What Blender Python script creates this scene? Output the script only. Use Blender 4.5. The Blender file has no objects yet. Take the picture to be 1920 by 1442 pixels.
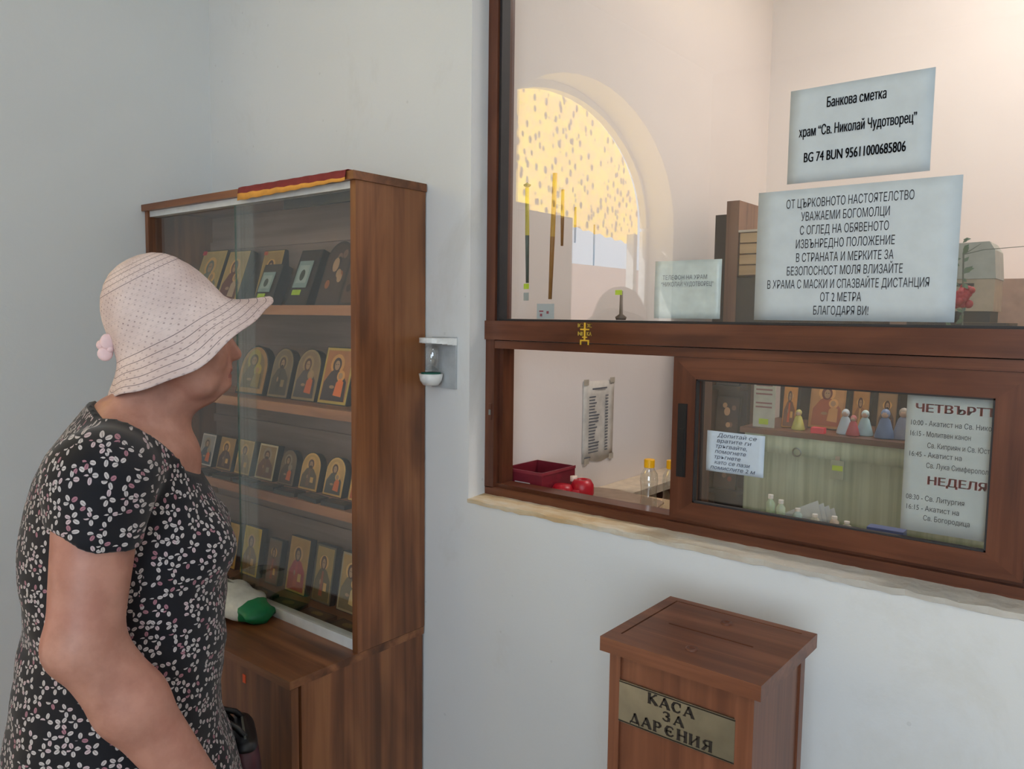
import bpy, bmesh, math, random
import numpy as np
from mathutils import Vector, Matrix
from mathutils.geometry import tessellate_polygon
R = math.radians
S = bpy.context.scene
COL = S.collection
random.seed(7)
# ------------------------------------------------------------------ camera
def cam_axes(yaw, pitch, roll):
    y, p, r = R(yaw), R(pitch), R(roll)
    f = Vector((-math.sin(y)*math.cos(p), math.cos(y)*math.cos(p), -math.sin(p)))
    ri = Vector((math.cos(y), math.sin(y), 0)); u = ri.cross(f)
    return ri*math.cos(r)+u*math.sin(r), u*math.cos(r)-ri*math.sin(r), f
cd = bpy.data.cameras.new('camera'); cam = bpy.data.objects.new('camera', cd); COL.objects.link(cam)
ri, up, fw = cam_axes(38.9284, 4.9248, .7149)
cam.matrix_world = Matrix(((ri.x, up.x, -fw.x, 0), (ri.y, up.y, -fw.y, -1.3154), (ri.z, up.z, -fw.z, 1.5), (0, 0, 0, 1)))
cd.sensor_fit = 'HORIZONTAL'; cd.sensor_width = 36; cd.lens = 36*1470.28/1920
cd.clip_start = .02; cd.clip_end = 100
S.camera = cam
# ------------------------------------------------------------------ view
S.view_settings.view_transform = 'Standard'; S.view_settings.look = 'None'
S.view_settings.gamma = 1; S.view_settings.use_curve_mapping = False
S.view_settings.exposure = -.66
try:
    S.cycles.use_denoising = True; S.cycles.denoiser = 'OPENIMAGEDENOISE'
    S.cycles.max_bounces = 8; S.cycles.diffuse_bounces = 5; S.cycles.transparent_max_bounces = 16
    S.cycles.caustics_reflective = False; S.cycles.caustics_refractive = False
    S.cycles.sample_clamp_indirect = 6
except Exception: pass
def lin(c):
    return tuple((x/255/12.92 if x/255 <= .04045 else ((x/255+.055)/1.055)**2.4) for x in c)+(1,)
# ------------------------------------------------------------------ world: plain bright summer sky
W = bpy.data.worlds.new('sky'); S.world = W; W.use_nodes = True
nt = W.node_tree; bg = nt.nodes['Background']
bg.inputs['Color'].default_value = (.62, .80, 1.0, 1); bg.inputs['Strength'].default_value = 4.5
def light(name, kind, loc, rot=(0, 0, 0), energy=10, color=(1, 1, 1), size=1, size_y=None):
    l = bpy.data.lights.new(name, kind); o = bpy.data.objects.new(name, l); COL.objects.link(o)
    o.location = loc; o.rotation_euler = rot; l.energy = energy; l.color = color
    if kind == 'AREA':
        l.size = size
        if size_y: l.shape = 'RECTANGLE'; l.size_y = size_y
    return o
sun = light('sun', 'SUN', (-6, -1, 5), energy=40, color=(1, .95, .88))
sun.data.angle = R(.6)
sun.rotation_euler = Vector((.47, -.16, -.87)).to_track_quat('-Z', 'Y').to_euler()
# daylight through the big window behind and right of the camera
light('daylight_rear_window', 'AREA', (.95, -3.36, 1.75), (R(90), 0, R(0)), 62, (.84, .93, 1.0), 1.5, 1.5)
# daylight pouring in at the arched door (stands in the outside air, off to the side of the view through it)
light('daylight_arch_door', 'AREA', (-2.75, -1.22, 1.5), (0, R(-90), 0), 26, (.86, .94, 1.0), 1.6, .8)
# warm ceiling lamp of the kiosk
light('kiosk_ceiling_lamp', 'AREA', (-.15, 1.05, 2.96), (0, 0, 0), 28, (1, .91, .85), .6, .3)
light('room_fill_light', 'AREA', (.3, -2.2, 3.02), (0, 0, 0), 8, (.95, .97, 1.0), .6, .6)  # added overhead fill for the daylit room, not a known lamp

# ------------------------------------------------------------------ material helpers
class NM:
    def __init__(s, name, rough=.5, metal=0, spec=.5):
        s.m = bpy.data.materials.new(name); s.m.use_nodes = True; s.t = s.m.node_tree
        s.b = s.t.nodes['Principled BSDF']; s.b.inputs['Roughness'].default_value = rough
        s.b.inputs['Metallic'].default_value = metal; s.b.inputs['Specular IOR Level'].default_value = spec
    def n(s, typ, **kw):
        x = s.t.nodes.new(typ)
        for k, v in kw.items(): setattr(x, k, v)
        return x
    def l(s, a, b): s.t.links.new(a, b)
    def put(s, sock, v):
        if isinstance(v, bpy.types.NodeSocket): s.l(v, sock)
        else: sock.default_value = v
    def math(s, op, a, b=None, c=None, clamp=False):
        x = s.n('ShaderNodeMath', operation=op); x.use_clamp = clamp
        s.put(x.inputs[0], a)
        if b is not None: s.put(x.inputs[1], b)
        if c is not None: s.put(x.inputs[2], c)
        return x.outputs[0]
    def coord(s, which='Object', scale=(1, 1, 1), rot=(0, 0, 0)):
        tc = s.n('ShaderNodeTexCoord'); mp = s.n('ShaderNodeMapping')
        mp.inputs['Scale'].default_value = scale; mp.inputs['Rotation'].default_value = rot
        s.l(tc.outputs[which], mp.inputs[0]); return mp.outputs[0]
    def noise(s, vec, scale=5, detail=4, rough=.5, dist=0):
        x = s.n('ShaderNodeTexNoise'); s.l(vec, x.inputs['Vector'])
        x.inputs['Scale'].default_value = scale; x.inputs['Detail'].default_value = detail
        x.inputs['Roughness'].default_value = rough; x.inputs['Distortion'].default_value = dist
        return x.outputs['Fac']
    def ramp(s, fac, stops):
        x = s.n('ShaderNodeValToRGB'); s.l(fac, x.inputs[0]); e = x.color_ramp.elements
        while len(e) < len(stops): e.new(.5)
        for i, (p, c) in enumerate(stops): e[i].position = p; e[i].color = c
        return x.outputs[0]
    def mix(s, f, a, b, mode='MIX'):
        x = s.n('ShaderNodeMix', data_type='RGBA', blend_type=mode); s.put(x.inputs[0], f)
        s.put(x.inputs[6], a); s.put(x.inputs[7], b); return x.outputs[2]
    def color(s, v): s.put(s.b.inputs['Base Color'], v); return s
    def bump(s, h, strength=.2, dist=.01):
        x = s.n('ShaderNodeBump'); x.inputs['Strength'].default_value = strength; x.inputs['Distance'].default_value = dist
        s.l(h, x.inputs['Height']); s.l(x.outputs[0], s.b.inputs['Normal']); return s
_flat = {}
def flat(rgb, rough=.55, metal=0, var=.06, name=None):
    """a plain colour with a little procedural mottling"""
    k = (rgb, rough, metal, var)
    if k in _flat: return _flat[k]
    q = NM(name or 'plain_%d_%d_%d' % rgb, rough, metal); v = q.noise(q.coord(), 35, 3)
    c = lin(rgb); a = tuple(min(1, x*(1-var*2)) for x in c[:3])+(1,); b = tuple(min(1, x*(1+var*2)) for x in c[:3])+(1,)
    q.color(q.ramp(v, [(.3, a), (.7, b)])); _flat[k] = q.m
    return q.m
def wood(name, axis, dark, mid, light_, rough=.38, knots=True, fine=26, long=.9):
    q = NM(name, rough)
    sc = {'X': (long, fine, fine), 'Y': (fine, long, fine), 'Z': (fine, fine, long)}[axis]
    v = q.coord('Object', sc)
    n1 = q.noise(v, 1.0, 5, .6, .8)
    sc2 = tuple(.22*x if x > 2 else x*1.3 for x in sc)
    n2 = q.noise(q.coord('Object', sc2), 1.6, 3, .5, 1.2)
    f = q.math('ADD', q.math('MULTIPLY', n1, .55), q.math('MULTIPLY', n2, .45))
    c = q.ramp(f, [(.39, lin(dark)), (.5, lin(mid)), (.61, lin(light_))])
    if knots:
        sk = {'X': (2.2, 7, 7), 'Y': (7, 2.2, 7), 'Z': (7, 7, 2.2)}[axis]
        vo = q.n('ShaderNodeTexVoronoi'); q.l(q.coord('Object', sk), vo.inputs['Vector']); vo.inputs['Scale'].default_value = 1.15
        kf = q.math('SUBTRACT', 1, q.math('MULTIPLY', vo.outputs['Distance'], 3.4), clamp=True)
        c = q.mix(q.math('MULTIPLY', kf, .75), c, tuple(x*.45 for x in lin(dark)[:3])+(1,))
    q.color(c); q.bump(n1, .06, .002)
    return q.m
M = {}
for ax in 'XYZ':
    M['cab'+ax] = wood('cabinet_laminate_'+ax, ax, (92, 54, 31), (122, 75, 45), (144, 94, 58))
    M['upvc'+ax] = wood('mahogany_frame_foil_'+ax, ax, (76, 40, 25), (92, 51, 33), (108, 64, 43), .30, False, 40, 1.5)
    M['box'+ax] = wood('donation_box_laminate_'+ax, ax, (94, 54, 37), (110, 66, 45), (128, 80, 57), .38, False, 44, 1.2)
M['shelfX'] = wood('shelf_laminate', 'X', (150, 92, 60), (178, 116, 78), (196, 134, 94), .4, False)
M['kwood'] = wood('kiosk_wood', 'Z', (92, 62, 48), (118, 82, 64), (132, 96, 76), .45, False, 40)
M['darkwood'] = wood('dark_shelf_wood', 'Z', (34, 24, 20), (46, 32, 26), (58, 40, 32), .5, False)
M['ltwood'] = wood('pale_counter_wood', 'X', (176, 146, 106), (194, 164, 124), (206, 178, 138), .45, False)
M['backpanel'] = wood('cabinet_back_panel', 'X', (124, 98, 88), (140, 112, 100), (154, 124, 112), .6, False)

def plaster(name, col, stain=(0, 0, 0), amt=.0, rough=.85):
    q = NM(name, rough, 0, .3); v = q.coord()
    a = lin(col); n = q.noise(v, 1.1, 3, .5); b = tuple(x*.93 for x in a[:3])+(1,)
    c = q.ramp(n, [(.35, b), (.65, a)])
    if amt:
        st = q.noise(q.coord('Object', (1, 1, .6)), 3.2, 7, .7, .6)
        sf = q.math('MULTIPLY', q.math('SUBTRACT', st, .55, clamp=True), amt*6, clamp=True)
        c = q.mix(sf, c, lin(stain))
        sp = q.n('ShaderNodeTexVoronoi'); q.l(v, sp.inputs['Vector']); sp.inputs['Scale'].default_value = 17
        c = q.mix(q.math('MULTIPLY', q.math('LESS_THAN', sp.outputs['Distance'], .06), .18), c, lin((150, 150, 148)))
    q.color(c); q.bump(q.noise(v, 9, 8, .65), .25, .006); return q.m
M['wall'] = plaster('white_plaster', (222, 224, 223))
M['wall_stain'] = plaster('white_plaster_smudged', (222, 224, 224), (196, 194, 186), .4)
M['kwall'] = plaster('cream_kiosk_plaster', (234, 225, 219))
M['ceil'] = plaster('ceiling_paint', (238, 238, 236))
def tile_floor():
    q = NM('floor_tiles', .3); v = q.coord('Object', (1, 1, 1))
    br = q.n('ShaderNodeTexNoise'); q.l(v, br.inputs['Vector']); br.inputs['Scale'].default_value = 6; br.inputs['Detail'].default_value = 5
    q.color(q.ramp(br.outputs['Fac'], [(.3, lin((128, 108, 84))), (.7, lin((158, 138, 112)))])); return q.m
M['floor'] = tile_floor()
def sillmat():
    q = NM('chipped_sill_plaster', .8); n = q.noise(q.coord('Object', (3, 9, 9)), 2.2, 5, .6)
    sx = q.n('ShaderNodeSeparateXYZ'); q.l(q.coord(), sx.inputs[0])
    a = q.ramp(n, [(.38, lin((214, 206, 190))), (.50, lin((208, 190, 158))), (.62, lin((196, 168, 128)))]); b = q.ramp(n, [(.4, lin((200, 196, 188))), (.6, lin((184, 180, 172)))])
    q.color(q.mix(q.math('MULTIPLY_ADD', sx.outputs[0], 2.2, 1.9, clamp=True), a, b))
    q.bump(q.noise(q.coord(), 24, 6), .5, .01); return q.m
M['sill'] = sillmat()
def glass(name, tint=(1, 1, 1), f0=.045, rough=0.0):
    m = bpy.data.materials.new(name); m.use_nodes = True; t = m.node_tree; t.nodes.clear()
    o = t.nodes.new('ShaderNodeOutputMaterial'); mx = t.nodes.new('ShaderNodeMixShader')
    tr = t.nodes.new('ShaderNodeBsdfTransparent'); gl = t.nodes.new('ShaderNodeBsdfGlossy')
    tr.inputs[0].default_value = tint+(1,); gl.inputs['Roughness'].default_value = rough; gl.inputs[0].default_value = (1, 1, 1, 1)
    lw = t.nodes.new('ShaderNodeLayerWeight'); lw.inputs[0].default_value = .5
    p = t.nodes.new('ShaderNodeMath'); p.operation = 'POWER'; p.inputs[1].default_value = 5
    a = t.nodes.new('ShaderNodeMath'); a.operation = 'MULTIPLY_ADD'; a.inputs[1].default_value = 1-f0; a.inputs[2].default_value = f0
    t.links.new(lw.outputs['Facing'], p.inputs[0]); t.links.new(p.outputs[0], a.inputs[0]); t.links.new(a.outputs[0], mx.inputs[0])
    t.links.new(tr.outputs[0], mx.inputs[1]); t.links.new(gl.outputs[0], mx.inputs[2]); t.links.new(mx.outputs[0], o.inputs[0])
    return m
M['glass'] = glass('window_glass', (.98, .99, .985), .07)
M['cabglass'] = glass('cabinet_glass', (.96, .98, .97), .07)
M['edgeglass'] = glass('glass_edge', (.45, .62, .55), .1)
M['bottle'] = glass('clear_plastic', (.90, .92, .92), .12, .05)
M['sleeve'] = flat((214, 222, 220), .35)
M['white'] = flat((225, 226, 224), .4); M['paper'] = flat((192, 200, 203), .7, 0, .02)
M['alu'] = flat((206, 208, 208), .35, .0, .03); M['black'] = flat((22, 22, 24), .4); M['gasket'] = flat((38, 36, 37), .6)
M['blackboard'] = flat((26, 24, 24), .5)
M['ink'] = flat((36, 36, 42), .7, 0, .01); M['redink'] = flat((168, 38, 48), .7, 0, .01); M['greyink'] = flat((100, 102, 108), .7, 0, .01)
M['tag'] = flat((196, 222, 40), .6); M['orange'] = flat((238, 96, 52), .6); M['steel'] = flat((160, 166, 160), .28, 1.0, .05)
M['gold'] = flat((236, 196, 70), .3, .35, .05)
M['skin'] = None

# ------------------------------------------------------------------ object helpers
def tag(o, label=None, cat=None, group=None, kind=None):
    if label: o['label'] = label
    if cat: o['category'] = cat
    if group: o['group'] = group
    if kind: o['kind'] = kind
    return o
def empty(name, loc=(0, 0, 0), rz=0, label=None, cat=None, group=None, kind=None, tilt=0):
    o = bpy.data.objects.new(name, None); COL.objects.link(o); o.location = loc; o.rotation_euler = (tilt, 0, rz)
    o.empty_display_size = .05
    return tag(o, label, cat, group, kind)
def emat(p):
    return Matrix.LocRotScale(p.location, p.rotation_euler, p.scale)
def link(name, me, mats, parent=None, world=False, smooth=False):
    o = bpy.data.objects.new(name, me); COL.objects.link(o)
    if mats is not None:
        for m in (mats if isinstance(mats, (list, tuple)) else [mats]): me.materials.append(m)
    if smooth:
        me.polygons.foreach_set('use_smooth', [True]*len(me.polygons))
    if parent is not None:
        o.parent = parent
        if world:
            def wm(p): return (wm(p.parent) @ p.matrix_parent_inverse if p.parent else Matrix.Identity(4)) @ emat(p)
            mw = wm(parent)
            o.matrix_parent_inverse = mw.inverted()
    return o
def obj(name, bm, mats, parent=None, world=False, smooth=False, bevel=0):
    if bevel:
        bmesh.ops.bevel(bm, geom=[e for e in bm.edges if len(e.link_faces) == 2 and e.calc_face_angle(0) > .6], offset=bevel, segments=2, affect='EDGES', profile=.6)
    bmesh.ops.recalc_face_normals(bm, faces=bm.faces)
    me = bpy.data.meshes.new(name); bm.to_mesh(me); bm.free()
    return link(name, me, mats, parent, world, smooth)
def box(bm, x0, x1, y0, y1, z0, z1, mi=0):
    v = [bm.verts.new((x, y, z)) for x in (x0, x1) for y in (y0, y1) for z in (z0, z1)]
    for f in ((0, 1, 3, 2), (4, 6, 7, 5), (0, 4, 5, 1), (2, 3, 7, 6), (0, 2, 6, 4), (1, 5, 7, 3)):
        bm.faces.new([v[i] for i in f]).material_index = mi
    return bm
def B(*a): return box(bmesh.new(), *a)
def prism(bm, pts, y0, y1, mi=0, plane='XZ'):
    """extrude a 2D polygon given in the X-Z plane from y0 to y1 (or XY plane z0..z1)"""
    def P(a, b, c): return (a, c, b) if plane == 'XZ' else ((a, b, c) if plane == 'XY' else (c, a, b))
    A = [bm.verts.new(P(a, b, y0)) for a, b in pts]; C = [bm.verts.new(P(a, b, y1)) for a, b in pts]
    n = len(pts)
    bm.faces.new(A).material_index = mi; bm.faces.new(C[::-1]).material_index = mi
    for i in range(n): bm.faces.new((A[i], C[i], C[(i+1) % n], A[(i+1) % n])).material_index = mi
    return bm
def flatpoly(bm, pts, y, mi=0):
    bm.faces.new([bm.verts.new((a, y, b)) for a, b in pts]).material_index = mi; return bm
def ell(cx, cz, rx, rz, n=20, a0=0, a1=360):
    k = n if a1-a0 >= 360 else n+1
    return [(cx+rx*math.cos(R(a0+(a1-a0)*i/n)), cz+rz*math.sin(R(a0+(a1-a0)*i/n))) for i in range(k)]
def lathe(bm, prof, n=24, c=(0, 0, 0), mi=0, sx=1, sy=1):
    rings = []
    for r, z in prof:
        if r < 1e-6: rings.append([bm.verts.new((c[0], c[1], c[2]+z))])
        else: rings.append([bm.verts.new((c[0]+sx*r*math.cos(2*math.pi*i/n), c[1]+sy*r*math.sin(2*math.pi*i/n), c[2]+z)) for i in range(n)])
    for a, b in zip(rings, rings[1:]):
        for i in range(n):
            j = (i+1) % n
            if len(a) == 1 and len(b) == 1: continue
            if len(a) == 1: f = (a[0], b[i], b[j])
            elif len(b) == 1: f = (a[i], a[j], b[0])
            else: f = (a[i], a[j], b[j], b[i])
            bm.faces.new(f).material_index = mi
    return bm
def tube(bm, pts, r, n=10, mi=0):
    pts = [Vector(p) for p in pts]; rs = r if isinstance(r, (list, tuple)) else [r]*len(pts)
    rings = []; ref = Vector((0, 0, 1)); 
    for i, p in enumerate(pts):
        d = (pts[min(i+1, len(pts)-1)]-pts[max(i-1, 0)]).normalized()
        if abs(d.dot(ref)) > .95: ref = Vector((1, 0, 0)) if abs(d.x) < .8 else Vector((0, 1, 0))
        a = d.cross(ref).normalized(); b = d.cross(a)
        rings.append([bm.verts.new(p+(a*math.cos(2*math.pi*k/n)+b*math.sin(2*math.pi*k/n))*rs[i]) for k in range(n)])
    for A, C in zip(rings, rings[1:]):
        for k in range(n): bm.faces.new((A[k], A[(k+1) % n], C[(k+1) % n], C[k])).material_index = mi
    bm.faces.new(rings[0][::-1]).material_index = mi; bm.faces.new(rings[-1]).material_index = mi
    return bm
def ball(bm, c, r, mi=0, n=12, sc=(1, 1, 1)):
    ret = bmesh.ops.create_uvsphere(bm, u_segments=n, v_segments=max(6, n//2), radius=r)
    for v in ret['verts']:
        v.co = Vector((v.co.x*sc[0], v.co.y*sc[1], v.co.z*sc[2]))+Vector(c)
        for f in v.link_faces: f.material_index = mi
    return bm
def text_mesh(s, size, bold=0, align='CENTER'):
    """lettering as filled outlines; each outer contour is filled on its own, because the font's contours overlap"""
    cu = bpy.data.curves.new('lettering', 'FONT'); cu.body = s; cu.size = 1; cu.align_x = align
    cu.resolution_u = 3; cu.fill_mode = 'NONE'
    o = bpy.data.objects.new('lettering', cu); COL.objects.link(o)
    dg = bpy.context.evaluated_depsgraph_get(); me = bpy.data.meshes.new_from_object(o.evaluated_get(dg))
    bpy.data.objects.remove(o); bpy.data.curves.remove(cu)
    nb = {}
    for e in me.edges:
        a, b = e.vertices; nb.setdefault(a, []).append(b); nb.setdefault(b, []).append(a)
    seen = set(); loops = []
    for v0 in sorted(nb):
        if v0 in seen: continue
        lp = [v0]; seen.add(v0); cur = v0
        while True:      # follow the stored order, so that each contour keeps its direction
            nx_ = [v for v in nb[cur] if v not in seen]
            if not nx_: break
            cur = min(nx_) if cur+1 not in nx_ else cur+1; seen.add(cur); lp.append(cur)
        loops.append([(me.vertices[v].co.x, me.vertices[v].co.y) for v in lp])
    bpy.data.meshes.remove(me)
    area = lambda p: sum(p[i][0]*p[(i+1) % len(p)][1]-p[(i+1) % len(p)][0]*p[i][1] for i in range(len(p)))/2
    def inside(pt, p):
        c = False; x, y = pt
        for i in range(len(p)):
            (x1, y1), (x2, y2) = p[i], p[i-1]
            if (y1 > y) != (y2 > y) and x < (x2-x1)*(y-y1)/(y2-y1)+x1: c = not c
        return c
    loops = [l for l in loops if len(l) > 2 and abs(area(l)) > 1e-12]
    within = lambda h, l: area(h)*area(l) < 0 and abs(area(h)) < abs(area(l)) and all(inside(p, l) for p in h)
    hole = [h for h in loops if any(within(h, l) for l in loops)]; outer = [l for l in loops if l not in hole]
    vs, fs = [], []
    for oi, l in enumerate(outer):
        grp = [l]+[h for h in hole if within(h, l)]
        flat_ = [p for g in grp for p in g]; tri = tessellate_polygon([[Vector((x, y, 0)) for x, y in g] for g in grp])
        for dx in ((0,) if not bold else (-bold, 0, bold)):
            base = len(vs); vs += [(x*size+dx, -.00001*(oi % 7), y*size) for x, y in flat_]; fs += [[base+i for i in t] for t in tri]
    me = bpy.data.meshes.new('lettering'); me.from_pydata(vs, [], fs); me.update()
    return me
def text(s, x, y, z, size, mat, parent, bold=0, width=None, align='CENTER', name='lettering'):
    """a printed line whose baseline is at z, fitted to width; facing -Y, world coordinates"""
    me = text_mesh(s, size, bold, align)
    if width:
        xs = [v.co.x for v in me.vertices]; w = max(xs)-min(xs)
        for v in me.vertices: v.co.x *= width/w
    for v in me.vertices: v.co += Vector((x, y, z))
    return link(name, me, mat, parent, world=True)

# ================================================================== SETTING
WX0, WX1, WY0, WY1, H = -2.25, 1.9, -3.3, 0.0, 3.05
def struct(name, bm, m, **k): return tag(obj(name, bm, m, **k), kind='structure')
struct('floor', B(WX0-.3, WX1+.1, WY0-.1, 1.9, -.05, 0), M['floor'])
struct('ceiling', B(WX0-.3, WX1+.1, WY0-.1, 1.9, H, H+.05), M['ceil'])
# window wall (far wall of the room) with the opening of the kiosk window
NX0, NX1, NZ0, NZ1 = -1.187, .50, 1.083, 2.72
bm = bmesh.new()
box(bm, WX0-.3, NX0, 0, .12, 0, H); box(bm, NX1, WX1+.1, 0, .12, 0, H)
box(bm, NX0, NX1, 0, .12, 0, NZ0); box(bm, NX0, NX1, 0, .12, NZ1, H)
struct('wall_back', bm, M['wall_stain'])
# left wall with an arched doorway (behind the camera, mirrored in the panes)
AY0, AY1, ASP, ACY = -2.83, -1.05, 2.03, -1.94
bm = bmesh.new(); X0, X1 = WX0-.22, WX0
n = 20; ra = (AY1-AY0)/2
def yz(bm, pts):   # prism in the Y-Z plane between X0 and X1
    return prism(bm, pts, X0, X1, 0, 'YZ')
box(bm, X0, X1, AY1, .12, 0, H); box(bm, X0, X1, WY0-.1, AY0, 0, H)
arc = [(ACY+ra*math.cos(math.pi*i/n), ASP+.67*math.sin(math.pi*i/n)) for i in range(n+1)]
for a, b in zip(arc, arc[1:]):
    yz(bm, [(a[0], a[1]), (a[0], H), (b[0], H), (b[0], b[1])])
struct('wall_left', bm, M['wall'])
struct('wall_right', B(WX1, WX1+.1, WY0, 0, 0, H), M['wall'])
bm = bmesh.new()   # wall behind the camera with a daylight window
box(bm, WX0-.2, .15, WY0-.1, WY0, 0, H); box(bm, 1.75, WX1, WY0-.1, WY0, 0, H)
box(bm, .15, 1.75, WY0-.1, WY0, 0, .95); box(bm, .15, 1.75, WY0-.1, WY0, 2.55, H)
struct('wall_front', bm, M['wall'])
# kiosk shell
struct('wall_kiosk_left', B(-1.28, -1.2, .12, 1.78, 0, H), M['kwall'])
struct('wall_kiosk_back', B(-1.28, .72, 1.74, 1.84, 0, H), M['kwall'])
struct('wall_kiosk_right', B(.62, .72, .12, 1.74, 0, H), M['kwall'])
# sill: rough chipped plaster band
bm = bmesh.new()
nx = 90; top = []; edge = []; low = []
for i in range(nx+1):
    x = NX0+(NX1-NX0)*i/nx; j = random.uniform(-.0016, .0016)
    top.append(bm.verts.new((x, .064, NZ0+.004+abs(j)))); edge.append(bm.verts.new((x, -.004+j*1.2, NZ0+.001+j)))
    low.append(bm.verts.new((x, -.003+j, NZ0-.007-random.uniform(0, .004))))
bk = [bm.verts.new((v.co.x, .002, v.co.z-.002)) for v in low]
for i in range(nx):
    for a, b in ((top, edge), (edge, low), (low, bk)): bm.faces.new((a[i], a[i+1], b[i+1], b[i]))
struct('trim_1', bm, M['sill'])
# ---- kiosk window: frame, panes, sliding sash
win = empty('window_1', (-.34, .06, NZ0), kind='structure')
FX0, FX1, FZ0, FZ1 = -1.186, .498, 1.087, 2.715
YF, YB = .055, .115
def fr(name, a, m, parent=win, bv=.003): return obj(name, B(*a), m, parent, True, bevel=bv)
fr('frame_stile', (FX0, FX0+.026, YF, YB, FZ0+.0165, FZ1-.0305), M['upvcZ']); fr('frame_stile', (FX1-.026, FX1, YF, YB, FZ0+.0165, FZ1-.0305), M['upvcZ'])
fr('frame_head', (FX0, FX1, YF, YB, FZ1-.03, FZ1), M['upvcX'])
fr('frame_sill', (FX0+.001, FX1, YF, YB, FZ0-.002, FZ0+.018), M['upvcX'], bv=.004)
fr('frame_sill_rail', (FX0+.026, FX1-.026, YF+.012, YB-.004, FZ0+.018, FZ0+.026), M['upvcX'], bv=.002)
fr('transom', (FX0+.001, FX1, YF-.006, YB+.004, 1.448, 1.491), M['upvcX'], bv=.006)
fr('transom_lip', (FX0+.026, FX1-.026, YF+.001, YB, 1.428, 1.446), M['upvcX'], bv=.003)
fr('frame_stile', (FX0+.0262, FX0+.036, YF+.02, YB, FZ0+.018, 1.428), M['upvcZ'], bv=.001)
bm = bmesh.new()
gx0, gx1, gz0, gz1 = FX0+.0262, FX1-.0262, 1.4912, FZ1-.0302
box(bm, gx0, gx0+.007, .062, .09, gz0, gz1); box(bm, gx1-.007, gx1, .062, .09, gz0, gz1)
box(bm, gx0, gx1, .064, .09, gz0, gz0+.0045); box(bm, gx0, gx1, .064, .09, gz1-.005, gz1)
obj('gasket', bm, M['gasket'], win, True)
tag(obj('pane', B(gx0+.001, gx1-.001, .080, .084, gz0+.001, gz1-.001), M['glass'], win, True), 'upper fixed glass pane')
# keep-plate on the left stile
kp = obj('strike_plate', B(FX0+.010, FX0+.020, .0530, .0555, 1.262, 1.300), M['upvcZ'], win, True)
obj('bolt', B(FX0+.013, FX0+.0185, .0515, .0532, 1.274, 1.286), M['steel'], kp, True)
# sliding sash
sash = obj('sliding_sash', bmesh.new(), None, win, True)
bpy.data.objects.remove(sash)
SX0, SX1, SZ0, SZ1 = -.708, -.122, 1.112, 1.4275
GX0, GX1, GZ0, GZ1 = -.661, -.172, 1.1485, 1.3865
bm = bmesh.new()
y0, y1 = .058, .082
def mitre(bm, x0, x1, z0, z1, u0, u1, w0, w1, y0, y1):
    prism(bm, [(x0, z0), (x1, z0), (u1, w0), (u0, w0)], y0, y1, 0); prism(bm, [(u0, w1), (u1, w1), (x1, z1), (x0, z1)], y0, y1, 0)
    prism(bm, [(x0, z0), (u0, w0), (u0, w1), (x0, z1)], y0, y1, 1); prism(bm, [(u1, w0), (x1, z0), (x1, z1), (u1, w1)], y0, y1, 1)
mitre(bm, SX0, SX1, SZ0, SZ1, GX0, GX1, GZ0, GZ1, y0, y1)
sash = obj('sliding_sash', bm, [M['upvcX'], M['upvcZ']], win, True)
obj('sash_pane', B(GX0-.004, GX1+.004, .072, .076, GZ0-.004, GZ1+.004), M['glass'], sash, True)
bm = bmesh.new()
box(bm, GX0, GX0+.003, .060, .07, GZ0, GZ1); box(bm, GX1-.003, GX1, .06, .07, GZ0, GZ1); box(bm, GX0, GX1, .06, .07, GZ1-.003, GZ1); box(bm, GX0, GX1, .06, .07, GZ0, GZ0+.003)
obj('sash_gasket', bm, M['gasket'], sash, True)
bm = B(-.6945, -.6765, .0545, .0585, 1.196, 1.338); box(bm, -.6905, -.6805, .0535, .055, 1.204, 1.29)
tag(obj('pull_handle', bm, M['black'], sash, True, bevel=.001), 'black recessed pull handle of the sliding sash')
# fixed lower light beyond the sliding sash
bm = bmesh.new(); mitre(bm, -.16, FX1-.027, SZ0+.001, SZ1-.001, -.112, FX1-.07, GZ0, GZ1, .086, .110)
fl = obj('fixed_sash', bm, [M['upvcX'], M['upvcZ']], win, True)
obj('sash_pane', B(-.116, FX1-.066, .096, .1, GZ0-.004, GZ1+.004), M['glass'], fl, True)
# gold cross sticker on the transom
st = empty('cross_sticker', (-.909, .048, 1.445), 0, 'small gold cross sticker with letters on the window transom', 'sticker')
bm = bmesh.new()
cx = -.909
_bk = iter(range(20))
def bar(bm, x0, x1, z0, z1): d = .00008*next(_bk); box(bm, x0, x1, .0475-d, .0492, z0, z1)
bar(bm, cx-.002, cx+.002, 1.452, 1.490); bar(bm, cx-.011, cx+.011, 1.4745, 1.4775)
bar(bm, cx-.011, cx+.011, 1.4515, 1.4545); bar(bm, cx-.011, cx-.008, 1.444, 1.4515); bar(bm, cx+.008, cx+.011, 1.444, 1.4515)
bar(bm, cx-.006, cx+.006, 1.4585, 1.461)
obj('cross', bm, M['gold'], st, True)
for s, x, z in (('IC', cx-.0115, 1.4800), ('XC', cx+.0115, 1.4800), ('NI', cx-.0110, 1.4630), ('KA', cx+.0110, 1.4630)):
    text(s, x, .0478, z, .012, flat((246, 212, 96), .5), st, .0006, .0120)

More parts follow.
